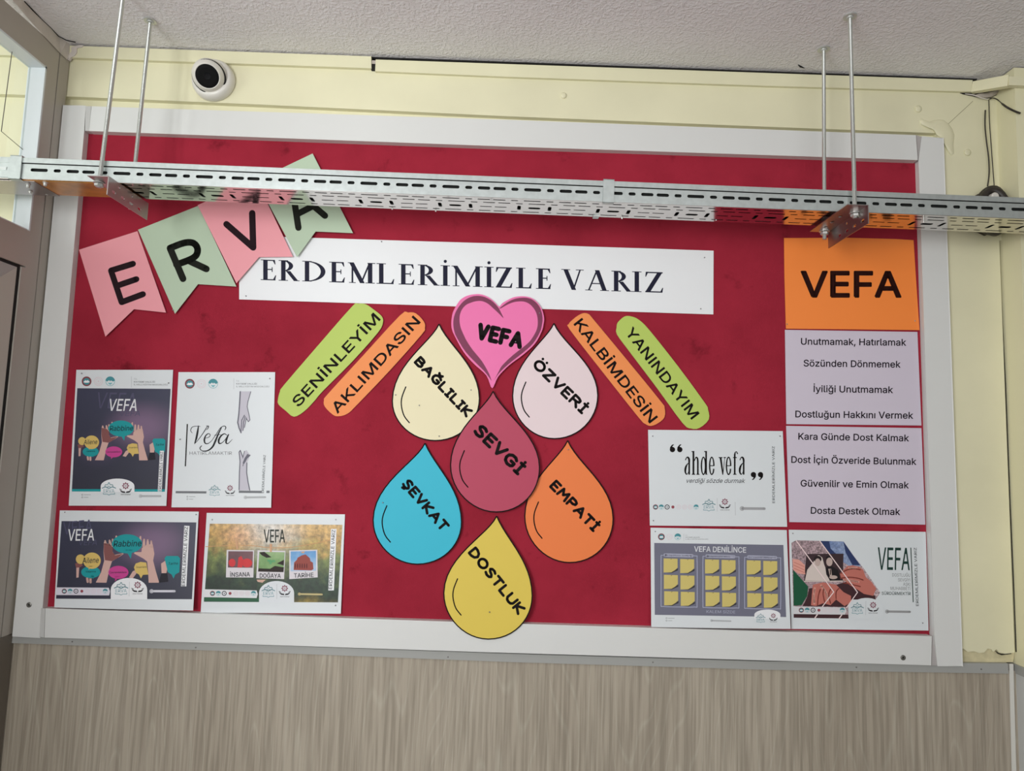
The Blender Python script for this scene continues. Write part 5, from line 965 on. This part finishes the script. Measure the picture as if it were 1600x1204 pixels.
A.poly([(830, 345), (852, 345), (868, 480), (884, 345), (890, 345), (870, 532), (860, 532)]); A.poly([(820, 340), (862, 340), (862, 350), (820, 350)]); A.poly([(874, 340), (900, 340), (900, 350), (874, 350)])
e_(928); cst(995, 310, 530, 9); A.stroke(crs([(995, 320), (1000, 290), (1014, 282), (1024, 300)], 4, False), [9, 9, 8, 7, 6, 5, 5, 4, 5, 5, 5, 6, 7]); A.poly([(976, 340), (1018, 340), (1018, 350), (976, 350)]); A.poly([(978, 522), (1014, 522), (1014, 532), (978, 532)])
a_(1070)
A.done('title_lettering', INK)
A = P.art(1); A.text('verdiği sözde durmak', (462, 618), (1100, 620), 46, off=.012, shear=.3); A.done('subtitle_lettering', pm((70, 70, 74)))
for i, kd in enumerate(('maroon', 'teal', 'dark', 'red', 'pink', 'pink', 'pink', 'teal')): emblem(P, 134 + i*63, 882, 28, kd, L=1)
logos(P, 714, 862, 68, 888, 855, L=1); A = P.art(1); A.stroke([(805, 785), (805, 930)], 1.5); A.stroke([(1000, 830), (1003, 970)], 2); A.done('rule_line', LG)
vtext(P, (1430, 838), (1428, 222), 26, L=0); bar(P, 1075, 898, 1318, 900, 14, L=1, m=pm((160, 160, 162)))
# F: landscape, sticky notes
P = Paper('poster', 'landscape grey poster VEFA DENİLİNCE printed with eighteen yellow notes', 'poster', zm(1010, 815, 6.878, [(45, 62), (1508, 88), (1550, 1150), (800, 1142), (52, 1130)]), PH, lambda a, b: .0012 + .015*b, group=PG, T=(1010, 815, 6.878))
for q, kd in ((161, 'maroon'), (248, 'pink'), (337, 'teal')): emblem(P, q, 160, 36, kd, L=1)
heading(P, 420, 150, 4.6, L=1)
A = P.art(1); A.poly([(84, 226), (1472, 248), (1502, 1022), (90, 998)]); A.done('grey_panel', pm((112, 112, 128)))
A = P.art(2); A.text('VEFA DENİLİNCE', (514, 318), (1070, 330), 56, off=.03); A.done('title_lettering', pm((228, 228, 232)))
A = P.art(2); fr = P.art(2); sh = P.art(3); nt_ = P.art(4); tk = P.art(5)
for (x, y, x2) in ((158, 352, 185), (608, 362, 630), (1056, 372, 1078)):
    o_ = crs([(x, y+30), (x+20, y+8), (x+190, y+4), (x+370, y+14), (x+386, y+40), (x+388, y+290), (x+386, y+540), (x+366, y+562), (x+190, y+562), (x+18, y+556), (x, y+530), (x, y+280)], 3)
    fr.stroke(o_ + [o_[0]], 3.5, False)
    A.stroke([(x+42, y+4), (x+332, y+12)], 18)
    for r_ in range(3):
        for c_ in range(2):
            nx = x2 + c_*178 + r_*3; ny = y + 40 + r_*176 + c_*6
            sh.poly([(nx+4, ny+148), (nx+85, ny+158), (nx+154, ny+128), (nx+156, ny+105), (nx+90, ny+140)])
            nt_ = P.art(4); nt_.poly([(nx, ny), (nx+150, ny+4), (nx+150, ny+100), (nx+122, ny+126), (nx+82, ny+150), (nx, ny+152)]); nt_.done('note_print', pm((206, 188, 112)))
            tk.poly([(nx+72, ny+6), (nx+92, ny+2), (nx+80, ny+16)])
A.done('caption_pill', pm((168, 168, 186))); fr.done('panel_outline', pm((176, 178, 200))); sh.done('note_shadow_print', pm((58, 56, 60))); tk.done('tack_print', pm((150, 134, 84)))
A = P.art(3)
for i, (x, y) in enumerate(((202, 364), (650, 376), (1098, 386))): A.text(('Bir Öğrencinin Aklına', 'Bir Öğretmenin Aklına', 'Bir Velinin Aklına')[i], (x, y), (x + 250, y + 7), 12)
A.done('caption_lettering', pm((70, 70, 84)))
A = P.art(2); A.text('KALEM SİZDE', (645, 978), (955, 984), 30); A.done('subtitle_lettering', pm((170, 172, 188)))
arch(P, 1160, 1440, 942, 1040, L=3); logos(P, 1228, 1034, 50, 1364, 1030, L=4); smallmarks(P, 216, 1034, 6, L=1); bar(P, 700, 1060, 905, 1066, 8, L=1)
# G: landscape, wedding photo
P = Paper('poster', 'landscape poster with chevron photo of old hands holding a wedding picture', 'poster', zm(1225, 820, 6.878, [(52, 50), (1523, 73), (1553, 1133), (78, 1115)]), PH, lambda a, b: .0012 + .004*b, group=PG, T=(1225, 820, 6.878))
flor = photo_mat('floral_print', [(-.12, (188, 160, 166)), (0, (220, 192, 196)), (.12, (226, 202, 204))], noise=(200, .6), tint2=(.18, 260))
A = P.art(1); A.poly([(80, 190), (130, 163), (640, 176), (740, 320), (860, 470), (1035, 725), (985, 800), (740, 800), (690, 870), (695, 1004), (104, 995)]); A.done('printed_photo', flor)
A = P.art(2); A.poly([(385, 170), (640, 176), (740, 320), (830, 440), (700, 440), (640, 400), (560, 330)]); A.done('shirt_print', photo_mat('shirt_print', [(-.1, (96, 118, 166)), (0, (158, 174, 206)), (.1, (120, 136, 178))], noise=(120, .9), tint2=(.6, 300)))
A = P.art(3); A.poly([(385, 170), (485, 172), (500, 250), (560, 310), (490, 312), (440, 250)]); A.poly([(640, 178), (740, 320), (820, 432), (735, 430), (660, 290)]); A.done('jacket_print', pm((46, 58, 98)))
A = P.art(2); A.poly([(98, 480), (260, 660), (250, 760), (190, 860), (104, 866)]); A.done('green_panel_print', pm((28, 84, 58)))
A = P.art(2); A.poly([(104, 955), (690, 962), (695, 1004), (104, 995)]); A.poly([(560, 640), (700, 600), (980, 760), (985, 800), (740, 800), (670, 880), (200, 870), (250, 770), (270, 680)]); A.done('dark_background_print', pm((66, 40, 44)))
sk = pm((190, 112, 100)); sk1 = pm((222, 158, 144)); sk2 = pm((134, 62, 54))
A = P.art(3); A.poly([(240, 310), (640, 306), (632, 600), (215, 604)]); A.done('old_photo_print', pm((60, 44, 48)))
A = P.art(4); A.poly([(225, 596), (250, 480), (320, 390), (340, 335), (375, 322), (412, 350), (430, 420), (470, 520), (490, 598)]); A.stroke([(215, 604), (632, 601)], 5, False); A.done('bride_print', pm((212, 198, 190)))
A = P.art(5); A.ell(362, 365, 42, 36); A.done('bride_hair_print', pm((38, 28, 30))); A = P.art(6); A.ell(362, 400, 30, 42); A.ell(488, 395, 34, 46); A.poly([(476, 470), (505, 470), (515, 540), (495, 560)]); A.ell(530, 560, 44, 20); A.done('face_print', pm((190, 168, 160)))
A = P.art(5); A.poly([(445, 460), (480, 440), (520, 445), (580, 480), (605, 590), (495, 598), (455, 530)]); A.ell(484, 350, 36, 18); A.done('suit_print', pm((30, 24, 28)))
A = P.art(7); A.stroke([(497, 478), (500, 530)], 5); A.done('tie_print', INK)
A = P.art(4); A.poly([(92, 365), (160, 370), (225, 430), (225, 500), (230, 530), (150, 520), (100, 480)]); A.done('left_hand_print', sk1)
A = P.art(5)
for a_1, b_1 in (((110, 400), (215, 445)), ((105, 430), (215, 480)), ((110, 465), (220, 510))): A.stroke([a_1, b_1], 3)
A.done('finger_lines', sk)
A = P.art(5); A.poly([(640, 480), (680, 440), (740, 432), (810, 450), (850, 480), (880, 560), (940, 610), (990, 680), (960, 760), (860, 740), (800, 700), (700, 640), (610, 560), (600, 520)]); A.poly([(310, 640), (420, 615), (560, 640), (640, 720), (720, 760), (720, 830), (650, 870), (560, 800), (500, 860), (420, 840), (340, 870), (290, 860), (300, 740)]); A.done('old_hand_print', sk)
A = P.art(6)
for q in ([(610, 520), (680, 480), (760, 470), (820, 480)], [(610, 570), (700, 560), (790, 570), (850, 590)], [(640, 620), (740, 640), (820, 660)], [(360, 860), (370, 760), (390, 690)], [(440, 840), (420, 740), (430, 680)], [(500, 840), (480, 750), (500, 690)], [(560, 790), (560, 720), (590, 680)]): A.stroke(crs(q, 4, False), 6)
A.done('finger_shadows', sk2)
A = P.art(6)
for q in ([(400, 650), (450, 720), (470, 800)], [(330, 680), (320, 760), (325, 840)], [(700, 460), (780, 460)], [(650, 590), (740, 600), (800, 610)]): A.stroke(crs(q, 4, False), 12)
A.done('finger_lights', sk1)
A = P.art(8)
A.stroke([(130, 165), (535, 718), (405, 885)], 5, False); A.stroke([(383, 168), (790, 722), (670, 890)], 5, False); A.stroke([(360, 958), (330, 1000)], 6, False); A.stroke([(622, 962), (592, 1004)], 6, False); A.done('chevron_lines', pm((238, 216, 214)))
A = P.art(8); A.poly([(100, 872), (655, 886), (672, 920), (655, 962), (104, 955)]); A.done('logo_strip', pm((212, 210, 212)))
for i, kd in enumerate(('maroon', 'teal', 'dark', 'red', 'pink', 'pink', 'pink', 'teal')): emblem(P, 186 + i*63, 914, 27, kd, L=9)
arch(P, 700, 1075, 782, 1010, L=8, m=PH); logos(P, 788, 895, 66, 958, 888, L=9)
A = P.art(9); A.stroke([(880, 815), (877, 965)], 1.5); A.done('rule_line', LG)
A = P.art(1); A.text('VEFA', (1006, 478), (1350, 484), 238, off=.006); A.done('title_lettering', pm((26, 58, 50)))
A = P.art(1)
for w, x, y in (('DOSTLUĞU', 1163, 552), ('SEVGİYİ', 1226, 604), ('AŞKI', 1280, 650), ('MUHABBETİ', 1145, 696)): A.text(w, (x, y), (1357, y + 3), 34)
A.done('verse_lettering', pm((120, 122, 122)))
A = P.art(1); A.text('SÜRDÜRMEKTİR', (1050, 748), (1362, 752), 32, off=.016); A.poly([(1358, 242), (1368, 242), (1394, 828), (1384, 828)]); A.done('bold_verse_lettering', pm((40, 62, 56)))
vtext(P, (1447, 868), (1424, 242), 28, L=0); bar(P, 1108, 928, 1352, 932, 12, L=1, m=pm((150, 150, 150)))

# pins
pinm = mat('pin_head', (150, 148, 150), .3, metal=.6)
mb = MB()
PINS = [(127, 583, .004), (263, 598, .004), (421, 591, .004), (281, 686, .004), (101, 800, .0025), (306, 803.5, .0035), (331.5, 811.5, .002), (524.5, 811.5, .002), (524, 945.5, .006), (1020, 681, .0025), (1219, 681, .003), (1021, 813, .0025), (1024, 830, .002), (1239, 833, .002), (1442, 973, .0055), (384, 462, .003), (1101, 402, .003), (1095, 482, .003), (596, 377, .003), (655, 633, .005), (618, 616.5, .004), (736, 609, .0065), (686, 681, .006), (598, 785, .004), (888, 702, .005), (765, 956, .0185), (270, 484, .010), (805.5, 533.5, .0105), (843, 489, .0105), (1230, 506, .003), (1430, 501, .0035)]
for k, (x, y, h_) in enumerate(PINS): MB().lathe(at(x, y, -h_ - .0008), (0, -1, 0), [(.0014, -.002), (.0014, 0), (.0006, .0006)], 6).build('pin', pinm, nb)

# ------------------------------------------------------------------ cable tray
trO = Vector((-0.30, -0.2015, 2.1200)); trE = Vector((2.40, -0.1925, 2.1095)); ex = (trE - trO); TL_ = ex.length; ex.normalize()
ey = Vector((0, 1, 0)); ey = (ey - ex * ey.dot(ex)).normalized(); ez = ex.cross(ey)
TW = .084; TH = .041
tr = thing('cable_tray', (1.0, -.16, 2.115), 'galvanised slotted cable tray with clipped lid crossing in front of the board', 'cable tray')
def tp(x, y, z): return trO + ex * (x - trO.x) / ex.x + ey * y + ez * z
def tbox(mb, x0, x1, y0, y1, z0, z1):
    c = [tp(x, y, z) for z in (z0, z1) for (x, y) in ((x0, y0), (x1, y0), (x1, y1), (x0, y1))]
    return mb.add(c, [(0,3,2,1),(4,5,6,7),(0,1,5,4),(1,2,6,5),(2,3,7,6),(3,0,4,7)])
Lc = [.1067 + .1604*k for k in range(15)]
def run(y, b, x0=.085):
    h = []
    for c in Lc[:14]:
        for dx, a in ((0, .0168), (.035, .0070), (.065, .0122), (.0955, .0122), (.1255, .0070)):
            x = c + dx
            if x - a < x0 or x + a > 2.35: continue
            h.append((x - trO.x, y, a, b))
    return h
plate_with_slots('side_wall', GALV, tr, TL_, .0295, [(x, .0180, a, b) for x, _, a, b in run(0, .0032)], trO, ex, ez, .0010)
holes = run(.010, .0021) + [(x + .010, y, a, b) for x, y, a, b in run(.026, .0020)] + run(.072, .0021)
for c in Lc:
    d = c + .006 - trO.x
    if d + .1 > TL_: break
    holes += [(d, .049, .0125, .0048), (d + .031, .049, .0036, .0115), (d - .031, .049, .0036, .0115), (d + .062, .049, .0122, .0019), (d + .092, .049, .0122, .0019)]
holes = [h for h in holes if h[0] + trO.x > .16 or h[0] + trO.x < -.1]
bp_ = plate_with_slots('base_plate', GALVB, tr, TL_, TW, holes, trO + ez * -.0004, ex, ey, .0010); bp_['label'] = 'polished slotted underside'
mb = MB(); tbox(mb, trO.x, trE.x, TW - .001, TW, 0, .040); mb.build('side_wall', GALV, tr)
mb = MB(); tbox(mb, .075, 2.39, .0012, .0020, .0290, .0312); mb.build('lid_gap', DARK, tr)
INSD = mat('tray_inside_dark', (20, 22, 20), .9)  # near-black sheets behind the slots paint the shade inside the tray
mb = MB(); tbox(mb, trO.x, trE.x, .0015, TW - .0015, .0335, .0385); tbox(mb, trO.x, trE.x, .006, .009, .002, .033); tbox(mb, trO.x, trE.x, .0095, TW - .002, .0100, .0120); mb.build('inside_shade', INSD, tr)
lid = MB(); tbox(lid, .073, 2.395, -.0018, TW + .001, .0405, .0418); tbox(lid, .073, 2.395, -.0018, -.0006, .0315, .0406); tbox(lid, .073, 2.395, TW, TW + .001, .030, .0406); lid.build('lid', GALV, tr)
# coupler at the left, clip at mid and its tab
cp_ = MB(); tbox(cp_, -.28, .068, -.0022, -.0008, .001, .0400); tbox(cp_, -.28, .068, -.0030, -.0020, .0300, .0318); tbox(cp_, -.28, .068, -.002, TW, .0402, .0414); cp_.build('coupler', GALV, tr)
cl = MB()
for x0, x1 in ((.051, .0735), (1.207, 1.2285)):
    tbox(cl, x0, x1, -.0045, -.0020, -.003, .0445)
    tbox(cl, x0, x1, -.0045, TW + .002, .0430, .0445); tbox(cl, x0, x1, -.0045, .006, -.003, -.0018)
    cl.build('lid_clip', GALV, tr); cl = MB()
q = MB(); tbox(q, -.02, .045, -.0036, -.0021, .015, .021); q.build('embossed_slot', mat('galvanised_bright', (214, 218, 216), .35, metal=.6), tr)
q = MB(); tbox(q, 1.1985, 1.2105, TW - .012, TW + .003, -.004, -.0010); q.build('clip_tab', GALV, tr)
# joint plate and amber reflection painted as a patch at the left underside
q = MB(); tbox(q, .070, .263, .004, .080, -.0020, -.0014); q.build('amber_reflection', mat('amber_reflection', (204, 140, 62), .25, var=.12, vscale=30), tr)['label'] = 'painted amber reflection on underside near left bracket'
q = MB(); tbox(q, -.28, .095, .006, .082, -.0032, -.0020); q.build('joint_plate', BRKT, tr)
nut = mat('bright_bolt', (206, 206, 202), .3, metal=.6)
def boltp(px, py, y, r=.0042, l=.009, name='bolt'):
    c = at(px, py, y); MB().lathe(c, (0, 0, 1), [(r*.5, -l*.6), (r*.7, -l*.4), (r*.75, -l*.1), (r, -l*.05), (r, l*.55), (r*.5, l*.6)], 10).build(name, nut, tr)
for p in ((71, 285, -.19), (73.5, 299, -.125), (44, 288, -.18), (48, 297, -.14)): boltp(*p, r=.005, l=.012)
for p in ((237, 304, -.118), (613, 323, -.118), (681, 326, -.118), (972, 337.5, -.118), (1119, 340, -.12), (1443, 343, -.18)): boltp(*p, r=.0026, l=.010, name='screw_tip')

# ------------------------------------------------------------------ hangers
def rod(p0, p1, r, par):
    prof = []; L = (p1 - p0).length; n = int(L / .00125)
    for k in range(n + 1): prof.append((r*.84 if k % 2 else r, L * k / n))
    MB().lathe(p0, p1 - p0, prof, 10).build('threaded_rod', ZINC, par, smooth=False)
def hexnut(c, par, r=.0082, h=.0062, name='nut'): MB().lathe(c, (0, 0, 1), [(r*.85, 0), (r, .001), (r, h - .001), (r*.85, h)], 6).build(name, nut, par)
def washer(c, par, r=.0078): MB().lathe(c, (0, 0, 1), [(r, 0), (r, .0014)], 18).build('washer', nut, par)
def hanger(label, legx, dirx, y0, y1, zt, rods):
    h = thing('trapeze_hanger', (legx, (y0+y1)/2, zt), label, 'tray hanger', 'hangers carrying the cable tray')
    hl = []; n = 5
    # horizontal flange with slots and vertical leg with slots, each one pressed plate
    fx0 = legx - .040
    plate_with_slots('flange', BRKT, h, y1 - y0, .040, [(d, .018, .006, .0030) for d in [.062, .095, .125] if d < y1 - y0 - .01], (fx0, y0, zt), Vector((0, 1, 0)), Vector((1, 0, 0)), .0018)
    plate_with_slots('leg_plate', BRKT, h, y1 - y0, .036, [(.020 + .030*k, .012, .0065, .0028) for k in range(int((y1-y0-.02)/.03))] + [(.035 + .045*k, .027, .0035, .0028) for k in range(int((y1-y0-.03)/.045))], (legx, y0, zt - .0355), Vector((0, 1, 0)), Vector((0, 0, 1)), .0018)
    for (top, bot) in rods:
        rod(bot, top, .0042, h)
        d = (bot - top).normalized(); c = Vector((bot.x, bot.y, zt - .0094)); washer(Vector((bot.x, bot.y, zt - .0025)), h, .0105); hexnut(c, h)
        washer(Vector((bot.x, bot.y, zt + .0010)), h); hexnut(Vector((bot.x, bot.y, zt + .0024)), h, .0064)
        MB().lathe(Vector((top.x, top.y, ZC - .0062)), (0, 0, 1), [(.0070, 0), (.0075, .0030), (.0125, .0036), (.0125, .0062)], 16).build('ceiling_anchor', ZINC, h)
    return h
zr = 2.1060; zl = 2.1135
r1t = atz(1328, 25, ZC); r1b = at(1336, 341, r1t.y); r2t = atz(1287, 76, ZC); r2b = at(1288.2, 374, r2t.y)
hanger('metal tray hanger with two long threaded rods above the orange sheet', 1.702, 1, -.248, -.090, zr, [(r1t, r1b), (r2t, r2b)])
yl = -.2085; r3b = at(154.3, 293, yl); r3t = at(191.5, 0, yl); dd = (r3t - r3b).normalized(); r3t = r3b + dd * ((ZC - r3b.z) / dd.z)
r4t = atz(235, 32, ZC); r4b = at(203.5, 330, r4t.y)
hanger('metal tray hanger with two long threaded rods near the window, left end', .2665, -1, -.240, -.098, zl, [(r3t, r3b), (r4t, Vector((r4b.x, r4b.y, zl - .018)))])

# ------------------------------------------------------------------ security camera
cc = at(335.5, 128, -.0045)
sc = thing('security_camera', cc, 'white turret security camera with black face above the board frame', 'security camera')
CW = mat('camera_white', (226, 222, 214), .3)
MB().lathe(cc, (0, -1, 0), [(.0475, 0), (.0480, .004), (.0470, .012), (.0440, .019), (.0400, .0225), (.0345, .0225), (.0325, .019)], 40).build('base_ring', CW, sc, smooth=True)
aim = (Vector((.75, -1.5, 1.55)) - cc).normalized(); bc = at(327, 118.5, -.030)
prof = []; Rb = .0365
for k in range(-8, 7): t = math.radians(k * 90 / 9.5 + 2); prof.append((Rb*math.cos(t), Rb*math.sin(t)))
prof = [q for q in prof if q[1] < .0262]
ball = MB().lathe(bc, aim, prof + [(.0262, .0268), (.0252, .0272), (.0246, .0258)], 40).build('eyeball', CW, sc, smooth=True)
MB().lathe(bc + aim*.0246, aim, [(.0246, 0), (.0243, .0016), (.018, .0020)], 32).build('face_plate', mat('black_face', (9, 8, 9), .5, spec=.08), sc)
MB().lathe(bc + aim*.0264, aim, [(.0075, 0), (.0070, .0006), (.003, .0004)], 24).build('lens', mat('lens_glass', (7, 6, 10), .4, spec=.1), sc)
MB().lathe(bc + aim*.0095 + Vector((.0014, 0, -.0012)), aim, [(.0345, 0), (.0358, .0015), (.0350, .0035)], 40).build('socket_shadow', DARK, sc)  # off-centre dark ring, a painted shadow crescent between ball and base

# ------------------------------------------------------------------ cables and coil at the right
BLK = mat('black_cable', (46, 40, 34), .5)
co = at(1549, 329, -.045)
cb = thing('cable_coil', co, 'dark coil of cable hanging on the cream wall behind the metal tray', 'cable coil')
for k in range(5):
    c = at(1548 + k*1.2, 329.5 + (k % 2), -.026 - .006*k); rx = .0285 - .0012*abs(k-2); rz = .0490 - .001*abs(k-2)
    pts = [c + Vector((rx*math.cos(t), .004*math.sin(2*t + k), rz*math.sin(t))) for t in [2*math.pi*i/36 for i in range(37)]]
    MB().tube(pts, .0080, 10).build('cable_loop', BLK, cb, smooth=True)
MB().lathe(at(1548, 310, -.048), (0, -1, 0), [(.0085, 0), (.0085, .014), (.006, .016)], 18).build('white_core', mat('white_core', (206, 202, 194), .5), cb, smooth=False)
MB().prism([at(1522, 325, -.020), at(1528, 303, -.020), at(1546, 296, -.020), at(1566, 303, -.020), at(1573, 325, -.020), at(1565, 357, -.020), at(1546, 365, -.020), at(1529, 357, -.020)], (0, .02, 0)).build('reel_side', BLK, cb)
def cable(pts, y, r, name, label, m=BLK, grp=None):
    o = MB().tube([at(a, b, y if not isinstance(y, list) else y[i]) for i, (a, b) in enumerate(pts)], r, 8).build(name, m, None, smooth=True)
    return tag(o, label, 'cable', grp)
cable(crs([(1539.5, 172), (1539, 195), (1541, 218), (1544.5, 245), (1545.5, 270), (1543, 291)], 4, False), -.012, .0014, 'hanging_cable', 'thicker dark cable hanging to the coil, left of the thin one')
cable(crs([(1545, 156), (1546, 190), (1548.5, 225), (1551, 260), (1553.5, 292)], 4, False), -.012, .0010, 'hanging_cable', 'thin dark cable hanging to the coil, right of the thicker one')
cable(crs([(1546, 155), (1552, 153), (1559, 156), (1567, 163), (1575, 168.5), (1584, 173), (1594, 177)], 3, False), [-.012]*6 + [-.02, -.03, -.04, -.05, -.06] + [-.066]*20, [.0012]*7 + [.001, .001] + [.0022]*10, 'frayed_cable', 'short frayed black cable sticking out under the ceiling strip')
